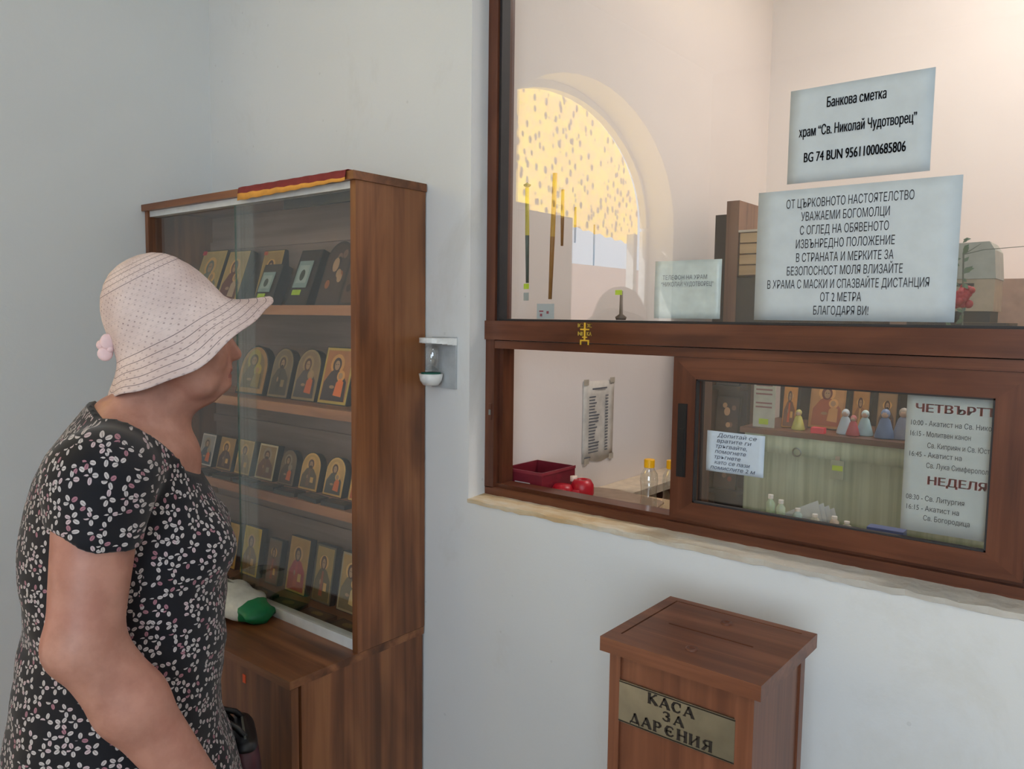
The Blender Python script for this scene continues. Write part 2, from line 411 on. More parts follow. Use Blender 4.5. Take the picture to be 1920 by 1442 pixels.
# ---- arched door with yellow curtain (seen mirrored in the window panes)
dr = empty('door_1', (WX0-.1, ACY, 0), kind='structure')
DY0, DY1 = -2.80, -1.08
XD = WX0-.215
def dbox(name, y0, y1, z0, z1, m, x0=XD, x1=XD+.05): return obj(name, B(x0, x1, y0, y1, z0, z1), m, dr, True)
def cmat():
    q = NM('curtain_print', .8); n1 = q.noise(q.coord('Object', (1, 16, 16)), 1.4, 4, .6)
    vo = q.n('ShaderNodeTexVoronoi'); q.l(q.coord('Object', (1, 1, .6)), vo.inputs['Vector']); vo.inputs['Scale'].default_value = 27
    sp = q.math('LESS_THAN', vo.outputs['Distance'], .33)
    c = q.mix(q.math('MULTIPLY', q.math('GREATER_THAN', n1, .5), .5), lin((250, 214, 84)), lin((240, 190, 130)))
    c = q.mix(q.math('MULTIPLY', sp, .85), c, lin((70, 62, 74)))
    tr = q.n('ShaderNodeBsdfTranslucent'); q.l(c, tr.inputs[0]); q.color(c)
    mx = q.n('ShaderNodeMixShader'); mx.inputs[0].default_value = .75
    out = [x for x in q.t.nodes if x.type == 'OUTPUT_MATERIAL'][0]
    q.l(q.b.outputs[0], mx.inputs[1]); q.l(tr.outputs[0], mx.inputs[2]); q.l(mx.outputs[0], out.inputs[0]); return q.m
# curtain: pleated arch-shaped cloth
bm = bmesh.new(); ny, nz = 60, 14; g = []
ccy, rr = (DY0+DY1)/2, (DY1-DY0)/2
for i in range(ny+1):
    y = DY0+.01+(DY1-DY0-.02)*i/ny; t = (y-ccy)/rr
    zt = 2.05+.62*math.sqrt(max(0, 1-t*t)); zb = 1.94+.072*(y+2.84)+.006*math.sin(y*55)
    g.append([bm.verts.new((XD-.010+.004*math.sin(y*60)*(1-k/nz), y, zb+(max(zt, zb+.03)-zb)*k/nz)) for k in range(nz+1)])
for i in range(ny):
    for k in range(nz): bm.faces.new((g[i][k], g[i+1][k], g[i+1][k+1], g[i][k+1]))
cu = obj('arch_curtain', bm, cmat(), None, smooth=True)
tag(cu, 'yellow patterned curtain filling the arch, mirrored in the upper pane', 'curtain')
# arch rim + door frame + leaf
bm = bmesh.new(); n = 28
for i in range(n):
    a, b = math.pi*i/n, math.pi*(i+1)/n
    o_ = lambda t, k: (ccy+(rr+k)*math.cos(t), 2.05+(.61+k)*math.sin(t))
    prism(bm, [o_(a, 0), o_(a, .35), o_(b, .35), o_(b, 0)], XD, XD+.045, 0, 'YZ')
box(bm, XD, XD+.045, DY1, AY1+.01, 0, 2.03); box(bm, XD, XD+.045, AY0-.01, DY0, 0, 2.03)
obj('door_frame', bm, M['white'], dr, True)
leaf = dbox('door_leaf', -2.02, DY1, 0.02, 2.03, M['kwood'], XD+.002, XD+.042)
obj('door_handle', tube(bmesh.new(), [(XD+.04, -1.96, 1.02), (XD+.085, -1.96, 1.02), (XD+.085, -1.86, 1.02)], .008), M['steel'], leaf, True)
dbox('door_mullion', -2.69, -2.65, 0, 2.0, M['white'])
dbox('door_side_light', -2.80, -2.69, 0, 1.1, M['kwood'], XD+.01, XD+.04)

# outside: sunlit pink wall, paving and a tree over it
struct('ground', B(-12, WX0-.3, -9, 5, -.06, -.01), flat((170, 165, 155), .9))
pw = plaster('pink_render', (226, 178, 158))
struct('wall_outside', B(-6.2, -6.0, -9, 1.0, 0, 2.22), pw)
tr = empty('garden_tree', (-7.4, -4.9, 0), 0, 'leafy green tree rising over the pink wall outside, mirrored in the pane', 'tree')
obj('trunk', tube(bmesh.new(), [(0, 0, 0), (.05, .02, 1.4), (0, .1, 2.4)], [.12, .09, .05]), M['darkwood'], tr)
bm = bmesh.new(); rnd = random.Random(3)
for i in range(900):
    c = Vector((rnd.gauss(0, .35), rnd.gauss(0, .9), 2.75+rnd.gauss(0, .35))); a = Vector((rnd.uniform(-1, 1), rnd.uniform(-1, 1), rnd.uniform(-1, 1))).normalized()*.09
    b = a.cross(Vector((rnd.uniform(-1, 1), rnd.uniform(-1, 1), rnd.uniform(-1, 1)))).normalized()*.05
    bm.faces.new([bm.verts.new(c+v) for v in (a, b, -a, -b)])
tag(obj('foliage', bm, flat((88, 122, 62), .6), tr), kind='stuff')

# ================================================================== ICON CABINET
CL, CR = -2.245, -1.3228
cab = empty('display_cabinet', ((CL+CR)/2, -.2, 0), 0, 'tall brown wooden display cabinet with glass sliding doors in the corner', 'cabinet')
def cb(name, a, m, bv=.0012): return obj(name, B(*a), m, cab, True, bevel=bv)
cb('top_board', (CL, CR+.004, -.222, -.006, 1.786, 1.804), M['cabX'])
cb('side_panel', (CR-.0175, CR, -.213, -.006, .7485, 1.786), M['cabZ'])
cb('side_panel', (CL+.002, CL+.0195, -.213, -.006, .7485, 1.786), M['cabZ'])
cb('back_panel', (CL+.02, CR-.018, -.016, -.008, .75, 1.785), M['backpanel'], 0)
for z in (1.70, 1.40, 1.18, .93):
    cb('back_slat', (CL+.02, CR-.018, -.024, -.0165, z-.012, z+.012), M['backpanel'])
IL, IR = CL+.02, CR-.0178
for z in (1.510, 1.272, 1.041): cb('shelf', (IL, IR, -.186, -.026, z-.0115, z+.0115), M['shelfX'])
cb('counter_top', (CL, CR+.0005, -.392, -.008, .730, .748), M['cabX'], .003)
cb('base_side', (CR-.020, CR-.002, -.362, -.010, .0, .7295), M['cabZ'])
cb('base_side', (CL+.004, CL+.022, -.372, -.010, .0, .7295), M['cabZ'])
cb('base_back', (CL+.023, CR-.021, -.018, -.010, .05, .7295), M['backpanel'], 0)
cb('base_floor', (CL+.023, CR-.021, -.36, -.02, .05, .07), M['cabX'], 0)
xs = [CL+.004, CL+.004+.305, CL+.004+.611, CR-.002]
for i in range(3):
    d = cb('door', (xs[i]+.0015, xs[i+1]-.0015, -.386, -.368, .062, .727), M['cabZ'], .0015)
    obj('keyhole', lathe(bmesh.new(), [(0, 0), (.007, 0), (.007, .002), (0, .002)], 12), M['steel'], d).matrix_parent_inverse = Matrix.Translation((0, 0, 0))
    k = d.children[0]; k.location = Vector(((xs[i]+.03) if i % 2 else xs[i+1]-.03, -.386, .5)); k.rotation_euler = (R(90), 0, 0)
    k.matrix_parent_inverse = emat(cab).inverted() if False else Matrix.Identity(4)
cb('plinth', (CL+.03, CR-.03, -.34, -.33, .0, .06), M['cabX'])
cb('top_rail', (IL, IR, -.208, -.186, 1.770, 1.7858), M['alu'], 0)
cb('bottom_rail', (IL, IR, -.208, -.184, .7485, .773), M['alu'], 0)
g1 = cb('glass_door', (IL+.001, -1.735, -.1935, -.1895, .765, 1.775), M['cabglass'], 0)
g2 = cb('glass_door', (-1.80, IR-.001, -.2035, -.1995, .765, 1.775), M['cabglass'], 0)
obj('glass_edge', B(-1.8006, -1.7990, -.2037, -.1993, .774, 1.769), M['edgeglass'], g2, True)
tag(obj('price_sticker', B(-1.503, -1.492, -.3872, -.3862, .690, .709), M['orange'], cab, True), 'orange rectangular sticker')
# folded cloth over the top edge
bm = bmesh.new(); n = 30
def clothrow(y, z, wob): return [(-1.745+(.405)*i/n, y+wob*math.sin(i*.9), z(i/n)+wob*math.sin(i*1.7)) for i in range(n+1)]
rows = [clothrow(-.15, lambda t: 1.8062, .0003), clothrow(-.219, lambda t: 1.8068, .0004), clothrow(-.2248, lambda t: 1.8045, .0003), clothrow(-.2262, lambda t: 1.796-.002*t, .0008), clothrow(-.2275, lambda t: 1.7905-.001*t, .001), clothrow(-.2282, lambda t: 1.774+.009*t, .0011)]
vs = [[bm.verts.new(p) for p in r] for r in rows]
for k in range(len(rows)-1):
    for i in range(n): bm.faces.new((vs[k][i], vs[k][i+1], vs[k+1][i+1], vs[k+1][i])).material_index = 1 if k >= 4 else 0
cl = obj('folded_runner', bm, [flat((128, 46, 44), .85), flat((222, 158, 70), .85)], None, smooth=True)
md = cl.modifiers.new('thick', 'SOLIDIFY'); md.thickness = .0012; md.offset = 1
tag(cl, 'red cloth runner with a yellow border hanging over the cabinet top edge', 'cloth')
# dark strip hung behind the glass near the top
tag(obj('wood_strip', B(-1.64, -1.352, -.17, -.16, 1.752, 1.7858), M['darkwood'], bevel=.001), 'dark wooden strip fixed under the cabinet top behind the glass', 'board')

# ---- icons
def archpts(w, h, z0=0, inset=0, rise=None):
    w2 = w/2-inset; rise = rise or w2; top = h-inset; sp = top-rise
    return [(-w2, z0+inset), (w2, z0+inset)]+[(w2*math.cos(math.pi*i/12), sp+rise*math.sin(math.pi*i/12)) for i in range(13)]
def rectpts(w, h, z0=0, inset=0):
    w2 = w/2-inset; return [(-w2, z0+inset), (w2, z0+inset), (w2, h-inset), (-w2, h-inset)]
def icon(name, x0, x1, yb, zf, h, kind, shape, c0, c1, c2, c3, c4, c5, label, group, tilt=14, t=.022, rz=0, rimc=(26, 24, 24), note=False, cat='icon', border=.06):
    wm_ = lambda c: (min(255, int(c[0]*1.13)), int(c[1]*1.0), int(c[2]*.90)); pal = tuple(wm_(c) for c in (c0, c1, c2, c3, c4, c5))   # background, halo, hood or hair, robe, second, rim
    w = x1-x0; a = R(tilt)
    e = empty(name, ((x0+x1)/2, yb, zf+.0006), R(rz), label, cat, group, tilt=-a)
    P = archpts if shape == 'arch' else rectpts
    bm = bmesh.new(); prism(bm, P(w, h), 0, t)
    obj('board', bm, flat(rimc, .5), e)
    bm = bmesh.new(); mats = [flat(pal[0], .45), flat(pal[1], .4), flat(pal[2], .6), flat((186, 142, 104), .6), flat(pal[3], .6), flat(pal[4], .6), flat(pal[5], .45), flat((60, 40, 32), .6)]
    b = border*w
    def shp(inset, rise=None): return P(w, h, 0, inset)
    flatpoly(bm, shp(b*.35), -.0006, 6); flatpoly(bm, shp(b*1.3), -.0010, 0)
    hz = h*.70; hr = w*.23; cx = -w*.03 if kind != 'christ' else 0
    if kind == 'noteblock':
        pass
    elif kind == 'carved':
        for i in range(9):
            flatpoly(bm, ell(random.uniform(-.28, .28)*w, random.uniform(.2, .8)*h, w*.1, h*.07, 10), -.0012-.0003*i, [2, 4, 5, 3][i % 4])
        flatpoly(bm, ell(0, h*.62, w*.13, h*.11), -.0042, 3)
    else:
        flatpoly(bm, ell(cx, hz, hr, hr), -.0013, 1)
        bw = w/2-b*1.6
        flatpoly(bm, [(-bw, b*1.4), (bw, b*1.4), (bw*.92, h*.40), (bw*.45, h*.56), (cx+w*.08, h*.60), (cx-w*.08, h*.60), (-bw*.5, h*.56), (-bw*.95, h*.38)], -.0016, 4)
        flatpoly(bm, ell(cx, hz-.01*h, w*.145, h*.125), -.0019, 2)
        flatpoly(bm, ell(cx+w*.01, hz-.02*h, w*.085, h*.085), -.0022, 3)
        if kind == 'christ': flatpoly(bm, ell(cx+w*.01, hz-.075*h, w*.06, h*.035), -.0025, 7)
        flatpoly(bm, ell(cx-w*.022, hz-.005*h, w*.018, h*.008, 8), -.0027, 7); flatpoly(bm, ell(cx+w*.042, hz-.005*h, w*.018, h*.008, 8), -.0027, 7)
        if kind == 'madonna':
            flatpoly(bm, ell(w*.17, h*.50, w*.13, w*.13), -.0025, 1); flatpoly(bm, ell(w*.16, h*.50, w*.07, h*.055), -.0028, 3)
            flatpoly(bm, [(w*.02, h*.16), (w*.30, h*.14), (w*.30, h*.40), (w*.17, h*.45), (w*.06, h*.38)], -.0031, 5)
            flatpoly(bm, ell(-w*.06, h*.30, w*.09, h*.03, 10), -.0034, 3)
        else:
            flatpoly(bm, [(-w*.13, h*.12), (w*.05, h*.12), (w*.02, h*.55), (-w*.06, h*.55)], -.0020, 5)
            flatpoly(bm, [(w*.08, h*.22), (w*.24, h*.22), (w*.24, h*.36), (w*.08, h*.36)], -.0024, 1)
            flatpoly(bm, ell(-w*.09, h*.36, w*.04, h*.05, 10), -.0027, 3)
    for f in bm.faces:
        if f.normal.y > 0: f.normal_flip()
    me = bpy.data.meshes.new('painting'); bm.normal_update()
    for f in bm.faces:
        if f.normal.y > 0: f.normal_flip()
    bm.to_mesh(me); bm.free(); link('painting', me, mats, e)
    if note:
        nb = bmesh.new(); box(nb, -w*.30, w*.32, -.0075, -.006, h*.30, h*.78)
        c = obj('note_card', nb, flat((150, 165, 160), .6), e); tag(c, 'small framed note card')
        nb = bmesh.new(); flatpoly(nb, rectpts(w*.46, h*.70, h*.38), -.0079, 0)
        for v in nb.verts: v.co.x += w*.01
        flatpoly(nb, ell(w*.01, h*.52, w*.11, h*.10), -.0083, 1)
        obj('card_print', nb, [flat((176, 186, 178), .6), flat((66, 70, 58), .6)], c)
        tag(obj('price_tag', B(-w*.24, w*.14, -.0072, -.0058, h*.17, h*.26), M['tag'], e), 'yellow-green price tag')
    return e
G = (176, 150, 92); GR = (150, 142, 124); DK = (52, 40, 38); RD = (140, 60, 42); OR = (196, 100, 44); HAL = (206, 176, 108); BL = (70, 82, 100); BR = (84, 56, 44); RIM = (168, 150, 108); YL = (190, 172, 72)
g1_, g2_, g3_, g4_ = 'icons on the top shelf of the cabinet', 'icons on the second shelf of the cabinet', 'icons on the third shelf of the cabinet', 'icons on the bottom shelf of the cabinet'
Z1 = 1.5215
big = icon('icon', -2.205, -2.075, -.112, Z1, .172, 'madonna', 'rect', (172, 160, 110), HAL, (110, 120, 116), (120, 130, 126), (150, 128, 96), (180, 166, 110), 'large pale gold icon with a red sticker at its corner, top shelf left', g1_, 20)
tag(obj('sticker', B(-.064, -.047, -.0035, -.0008, .158, .170), flat((224, 58, 84), .6), big), 'small red sticker')
icon('icon', -2.062, -1.955, -.112, Z1, .165, 'madonna', 'rect', (170, 152, 100), HAL, (92, 50, 44), (104, 58, 50), (176, 160, 140), (178, 160, 100), 'pale gold icon with a maroon robed figure, second from left on top shelf', g1_, 20)
e = icon('icon', -1.935, -1.840, -.070, Z1, .160, 'saint', 'rect', (166, 144, 92), HAL, BR, (116, 96, 76), (150, 116, 80), (176, 158, 100), 'gold icon with an orange sticker on the top shelf, behind the first note block', g1_, 16)
tag(obj('sticker', B(-.044, -.030, -.0035, -.0008, .146, .156), flat((220, 96, 50), .6), e), 'small orange sticker')
icon('icon', -1.860, -1.775, -.120, Z1, .118, 'noteblock', 'rect', (66, 58, 52), HAL, BR, DK, DK, (58, 50, 46), 'dark block with note card in front of the gold icon, left of two', g1_, 22, note=True, t=.03)
icon('icon', -1.735, -1.645, -.105, Z1, .155, 'noteblock', 'rect', (60, 50, 48), HAL, BR, DK, DK, (50, 42, 42), 'taller dark block with note card left of the carved arch, right of two', g1_, 22, note=True, t=.03)
icon('carved_icon', -1.625, -1.532, -.095, Z1, .172, 'carved', 'arch', (72, 56, 50), HAL, (54, 40, 38), (150, 96, 60), (120, 100, 92), (60, 46, 42), 'dark carved arched icon on the top shelf with a tan figure', g1_, 20, rimc=(44, 34, 32))
icon('carved_icon', -1.520, -1.428, -.105, Z1, .150, 'carved', 'arch', (88, 66, 54), HAL, (60, 44, 38), (150, 122, 100), (110, 80, 62), (62, 48, 42), 'dark carved arched icon on the top shelf against the right side panel', g1_, 20, rimc=(40, 32, 30))
Z2 = 1.2835
icon('icon', -1.935, -1.805, -.128, Z2, .135, 'madonna', 'arch', (136, 122, 88), (170, 164, 84), (104, 96, 76), (108, 100, 78), (150, 138, 90), (170, 140, 92), 'arched gold icon with a dark inner arch, leftmost visible on second shelf', g2_, 15, border=.10)
icon('icon', -1.790, -1.702, -.126, Z2, .132, 'christ', 'arch', (126, 116, 96), (150, 136, 100), (78, 50, 40), (84, 78, 72), (70, 62, 58), (140, 128, 100), 'narrow arched grey-gold icon of a bearded figure on second shelf', g2_, 15)
icon('icon', -1.685, -1.588, -.126, Z2, .134, 'madonna', 'arch', (140, 124, 98), (160, 142, 104), (92, 62, 52), (84, 80, 88), (196, 104, 64), (150, 138, 106), 'arched icon of mother and child with orange cloth on second shelf', g2_, 15)
icon('icon', -1.572, -1.462, -.130, Z2, .142, 'madonna', 'rect', (172, 118, 60), (206, 160, 92), (66, 40, 36), (62, 50, 58), (226, 120, 52), (182, 168, 82), 'rectangular orange-gold icon of mother and child, second shelf right', g2_, 15)
Z3 = 1.0525
r3 = [(-2.17, -2.095, .095, 'madonna', 'rect', (150, 154, 160), BL, 'pale blue framed small icon far left of third shelf', (190, 196, 204)),
      (-2.070, -1.992, .095, 'saint', 'rect', (160, 132, 86), BR, 'small tan icon of a dark robed saint on third shelf', (160, 136, 92)),
      (-1.975, -1.900, .098, 'saint', 'rect', (176, 152, 94), (150, 132, 96), 'small pale gold icon left of the silver-framed one, third shelf', (196, 178, 120)),
      (-1.875, -1.790, .098, 'christ', 'rect', (150, 132, 96), (110, 84, 76), 'silver-framed small icon in the middle of third shelf', (196, 198, 176)),
      (-1.768, -1.700, .094, 'madonna', 'arch', (120, 106, 88), (92, 76, 70), 'narrow dull arched icon of a red robed figure on third shelf', (120, 108, 92)),
      (-1.678, -1.600, .098, 'christ', 'arch', (192, 164, 100), (96, 84, 66), 'gold arched icon of a bearded figure on third shelf', (206, 180, 114)),
      (-1.578, -1.503, .098, 'madonna', 'arch', (190, 160, 100), (84, 84, 84), 'gold arched icon of mother and child on third shelf', (204, 178, 112)),
      (-1.480, -1.395, .102, 'saint', 'arch', (206, 166, 92), (190, 96, 52), 'gold icon with a rusty orange robe against right end of third shelf', (212, 178, 104))]
for x0, x1, h, k, s, bgc, robe, lab, rim in r3:
    sec = (206, 112, 64) if k == 'madonna' else (120, 96, 76)
    icon('icon', x0, x1, -.112, Z3, h, k, s, (bgc), HAL if bgc[0] > 150 else GR, (86, 56, 44), robe, sec, rim, lab, g3_, 14, t=.018)
Z4 = .7495
r4 = [(-2.150, -2.035, .135, 'madonna', 'rect', (176, 146, 62), (120, 84, 50), 'wide gold icon with brown figures at left end of bottom shelf', (190, 160, 80), (150, 60, 40)),
      (-2.010, -1.925, .140, 'saint', 'rect', (190, 172, 40), (120, 96, 46), 'bright yellow icon on the bottom shelf', (206, 188, 50), (150, 120, 60)),
      (-1.885, -1.825, .125, 'saint', 'rect', (110, 92, 70), (120, 84, 70), 'narrow dark small icon in the middle of bottom shelf', (96, 84, 66), (150, 80, 60)),
      (-1.790, -1.702, .150, 'saint', 'rect', (178, 146, 72), (160, 44, 48), 'gold icon of a figure in crimson robe on bottom shelf', (180, 152, 84), (176, 70, 60)),
      (-1.675, -1.595, .150, 'saint', 'rect', (160, 142, 84), (96, 90, 60), 'dark-framed olive gold icon of a standing saint on bottom shelf', (90, 88, 72), (150, 90, 66)),
      (-1.570, -1.480, .150, 'madonna', 'rect', (164, 140, 82), (110, 104, 84), 'silver-edged gold icon at right end of bottom shelf', (150, 148, 128), (196, 180, 130))]
for x0, x1, h, k, s, bgc, robe, lab, rim, sec in r4:
    icon('icon', x0, x1, -.078, Z4, h, k, s, bgc, HAL, (86, 56, 44), robe, sec, rim, lab, g4_, 10, t=.018)
# flat little plaques lying in front of the upright icons
def plaque(x, y, z, w, d, rz, c1, c2, label, group, fig=None):
    e = empty('small_plaque', (x, y, z+.0004), R(rz), label, 'plaque', group)
    obj('board', B(-w/2, w/2, -d/2, d/2, 0, .010), flat((40, 30, 27), .5), e, bevel=.001)
    bm = bmesh.new(); k = .0104
    bm.faces.new([bm.verts.new(p) for p in ((-w*.42, -d*.42, k), (w*.42, -d*.42, k), (w*.42, d*.42, k), (-w*.42, d*.42, k))]).material_index = 0
    k = .0108
    bm.faces.new([bm.verts.new((a, b, k)) for a, b in ell(0, d*.12, w*.2, d*.2, 14)]).material_index = 1
    bm.faces.new([bm.verts.new(p) for p in ((-w*.3, -d*.4, k), (w*.3, -d*.4, k), (w*.12, 0, k), (-w*.12, 0, k))]).material_index = 2
    obj('painting', bm, [flat(c1, .5), flat(c2, .5), flat((70, 48, 38), .5)], e)
_n = ['leftmost', 'second from left', 'third from left', 'middle', 'third from right', 'second from right', 'rightmost']
for i in range(7):
    plaque(-2.02+.095*i, -.163, Z3, .082, .036, (-6, 4, -3, 7, 2, -5, 3)[i], (58, 46, 40), (96, 76, 60), _n[i]+' of the seven dark plaques lying flat on the third shelf', 'plaques lying along the third shelf')
for i in range(6):
    plaque(-2.03+.118*i, -.152, Z4, .098, .056, (-8, 6, -4, 9, 3, -5)[i], (62, 50, 34), (112, 92, 52), ['leftmost', 'second from left', 'third from left', 'third from right', 'second from right', 'rightmost'][i]+' of the six dark plaques lying flat on the bottom shelf', 'plaques lying along the bottom shelf')
# white and green plastic bag on the counter
bm = bmesh.new(); n, m_ = 26, 20
random.seed(5)
gr = []
for i in range(n+1):
    t = i/n; rw = .045+.03*math.sin(math.pi*min(1, t*1.15))**.7 if t < .97 else .012
    rh = (.033*math.sin(math.pi*(.12+.8*t))**.8+.004)
    gr.append([bm.verts.new((-.15+.30*t, rw*math.cos(2*math.pi*k/m_)*(1+.12*math.sin(5*k+i*.8)), max(0, rh+rh*math.sin(2*math.pi*k/m_)*(1+.10*math.sin(3*k+i*1.3))))) for k in range(m_)])
for i in range(n):
    for k in range(m_):
        bm.faces.new((gr[i][k], gr[i][(k+1) % m_], gr[i+1][(k+1) % m_], gr[i+1][k])).material_index = 1 if i > n*.84 else (2 if (i in (6, 7, 12, 13) and 3 < k < 9) else 0)
bm.faces.new(gr[0][::-1]); bm.faces.new(gr[-1]).material_index = 1
o = obj('plastic_bag', bm, [flat((226, 230, 226), .35), flat((28, 132, 84), .4), flat((120, 128, 122), .4)], None, smooth=True)
o.location = (-1.775, -.266, .7484); o.rotation_euler = (0, 0, R(8))
tag(o, 'crumpled white plastic bag with a green end on the cabinet counter', 'bag')

# ================================================================== WALL DISPENSER
dp = empty('wall_dispenser', (-1.265, -.001, 1.335), 0, 'small white wall dispenser with a cup, between cabinet and window', 'dispenser')
obj('back_plate', B(-1.300, -1.224, -.006, -.0008, 1.334, 1.452), flat((176, 180, 182), .35), dp, True, bevel=.001)
bm = bmesh.new()
for i in range(14):   # curved hood
    a, b = math.pi*i/14, math.pi*(i+1)/14
    P = lambda t, k: (-1.268+(.045+k)*math.cos(t), -.003-(.062+k)*math.sin(t))
    for z0, z1 in ((1.434, 1.450),):
        prism(bm, [P(a, 0), P(b, 0), P(b, -.044), P(a, -.044)], z0+.006*math.sin(a), z1, 0, 'XY')
obj('hood', bm, M['white'], dp, True)
obj('clear_bottle', lathe(bmesh.new(), [(0, 0), (.019, 0), (.019, .05), (.012, .058), (0, .058)], 18, (-1.272, -.034, 1.376), sy=.8), M['bottle'], dp, True, smooth=True)
cupb = lathe(bmesh.new(), [(0, 0), (.018, 0), (.025, .010), (.028, .026), (.025, .026), (.022, .012), (0, .010)], 20, (-1.272, -.037, 1.342))
obj('cup', cupb, M['white'], dp, True, smooth=True)
obj('sponge', lathe(bmesh.new(), [(0, .014), (.0225, .014), (.0225, .029), (0, .031)], 16, (-1.272, -.037, 1.342)), flat((34, 92, 76), .8), dp, True)

# ================================================================== DONATION BOX
db = empty('donation_box', (-.476, -.252, 0), 0, 'brown wooden donation box with slotted lid and engraved metal plate', 'donation box')
def dd(name, a, m, bv=.001): return obj(name, B(*a), m, db, True, bevel=bv)
bx0, bx1, by0, by1 = -.588, -.368, -.349, -.152
dd('stile', (bx0, bx0+.018, by0, by0+.018, 0, 1.012), M['boxZ']); dd('stile', (bx1-.026, bx1, by0, by0+.018, 0, 1.012), M['boxZ'])
dd('front_panel', (bx0+.0182, bx1-.0262, by0+.004, by0+.014, .06, 1.012), M['boxZ'], 0)
dd('side_panel', (bx1-.008, bx1-.003, by0+.0185, by1-.0185, .02, 1.012), M['boxZ'], 0)
dd('side_panel', (bx0+.003, bx0+.008, by0+.0185, by1-.0185, .02, 1.012), M['boxZ'], 0)
dd('stile', (bx1-.018, bx1, by1-.018, by1, 0, 1.012), M['boxZ']); dd('stile', (bx0, bx0+.018, by1-.018, by1, 0, 1.012), M['boxZ'])
dd('back_panel', (bx0+.0182, bx1-.0182, by1-.012, by1-.004, .02, 1.012), M['boxZ'], 0)
dd('base_rail', (bx0+.0182, bx1-.0262, by0+.001, by0+.016, .0, .06), M['boxX'])
lx0, lx1, ly0, ly1, lz0, lz1 = -.598, -.355, -.3615, -.1425, 1.0125, 1.034
lid = bmesh.new(); box(lid, lx0, lx1, ly0, ly1, lz0, lz1-.003)
# top skin with real recesses: groove frame and coin slot left open
gx0, gx1, gy0, gy1 = lx0+.018, lx1-.018, ly0+.030, ly1-.016; sx0, sx1, sy = -.544, -.410, -.2515; gw = .0028
def skin(a, b, c, d): box(lid, a, b, c, d, lz1-.003, lz1)
skin(lx0, gx0, ly0, ly1); skin(gx1, lx1, ly0, ly1); skin(gx0, gx1, ly0, gy0-.002); skin(gx0, gx1, gy1+gw, ly1)
ix0 = gx0+gw
skin(ix0, gx1, gy0-.002, sy-.0016); skin(ix0, gx1, sy+.0016, gy1); skin(ix0, sx0, sy-.0016, sy+.0016); skin(sx1, gx1, sy-.0016, sy+.0016)
ld = obj('lid', lid, M['boxX'], db, True)
tag(obj('coin_slot', B(sx0, sx1, sy-.00155, sy+.00155, lz1-.0029, lz1-.0022), M['black'], db, True), 'narrow dark coin slot in the lid')
for x, y in ((-.476, -.193), (-.474, -.316)):
    b_ = lathe(bmesh.new(), [(0, .0004), (.0035, .0003), (.0055, .0022), (.0085, .0022), (.0092, 0)], 18, (x, y, lz1))
    tag(obj('screw_cap', b_, flat((96, 54, 38), .4), db, True, smooth=True), 'round brown screw cap')
plate = obj('name_plate', B(-.5705, -.3925, by0-.0005, by0+.0035, .909, .9715), M['steel'], db, True, bevel=.0006)
tag(plate, 'brushed metal name plate')
obj('plate_edge', box(B(-.5705, -.3925, by0-.0012, by0-.0004, .9690, .9704), -.5705, -.3925, by0-.0012, by0-.0004, .9098, .9112), flat((24, 20, 18), .4), plate, True)
# slab serif lettering drawn with strokes
GLY = {
 'К': ([((.15, 0), (.15, 1), .2), ((.2, .48), (.72, 1), .11), ((.3, .55), (.8, 0), .2)], [(0, .3, 0), (0, .3, 1), (.6, .95, 0), (.58, .85, 1)]),
 'А': ([((.08, 0), (.45, 1), .10), ((.42, 1), (.82, 0), .2), ((.2, .32), (.68, .32), .08)], [(-.04, .22, 0), (.66, .98, 0)]),
 'С': ([((.78, .78), (.62, .97), .1), ((.62, .96), (.3, .93), .1), ((.3, .95), (.12, .65), .17), ((.12, .7), (.12, .3), .2), ((.12, .35), (.3, .05), .17), ((.28, .05), (.62, .04), .1), ((.62, .04), (.8, .24), .1), ((.78, .6), (.78, .98), .08)], []),
 'З': ([((.1, .8), (.28, .96), .1), ((.26, .96), (.58, .95), .1), ((.58, .96), (.62, .6), .18), ((.62, .62), (.35, .52), .1), ((.35, .52), (.64, .44), .1), ((.66, .46), (.62, .06), .2), ((.6, .05), (.26, .03), .1), ((.28, .04), (.08, .22), .1)], []),
 'Д': ([((.15, .08), (.45, 1), .09), ((.42, 1), (.74, .08), .19), ((.02, .06), (.88, .06), .1), ((.04, .06), (.04, -.16), .08), ((.86, .06), (.86, -.16), .08)], []),
 'Р': ([((.16, 0), (.16, 1), .2), ((.16, .95), (.52, .95), .08), ((.5, .96), (.66, .82), .14), ((.68, .85), (.66, .58), .17), ((.66, .6), (.5, .46), .12), ((.52, .48), (.2, .46), .08)], [(0, .36, 0), (0, .25, 1)]),
 'Е': ([((.78, .78), (.62, .97), .1), ((.62, .96), (.3, .93), .1), ((.3, .95), (.12, .65), .17), ((.12, .7), (.12, .3), .2), ((.12, .35), (.3, .05), .17), ((.28, .05), (.62, .04), .1), ((.62, .04), (.8, .24), .1), ((.12, .5), (.6, .5), .09), ((.58, .38), (.58, .62), .08)], []),
 'Н': ([((.16, 0), (.16, 1), .2), ((.78, 0), (.78, 1), .2), ((.16, .5), (.78, .5), .09)], [(0, .32, 0), (0, .32, 1), (.62, .94, 0), (.62, .94, 1)]),
 'И': ([((.16, 0), (.16, 1), .2), ((.78, 0), (.78, 1), .2), ((.2, .12), (.74, .88), .09)], [(0, .32, 0), (0, .32, 1), (.62, .94, 0), (.62, .94, 1)]),
 'Я': ([((.76, 0), (.76, 1), .2), ((.76, .95), (.4, .95), .08), ((.42, .96), (.24, .84), .13), ((.22, .86), (.24, .58), .17), ((.24, .6), (.42, .46), .12), ((.4, .47), (.74, .47), .08), ((.46, .47), (.16, 0), .17)], [(.6, .92, 0), (.64, .92, 1), (.02, .3, 0)])}
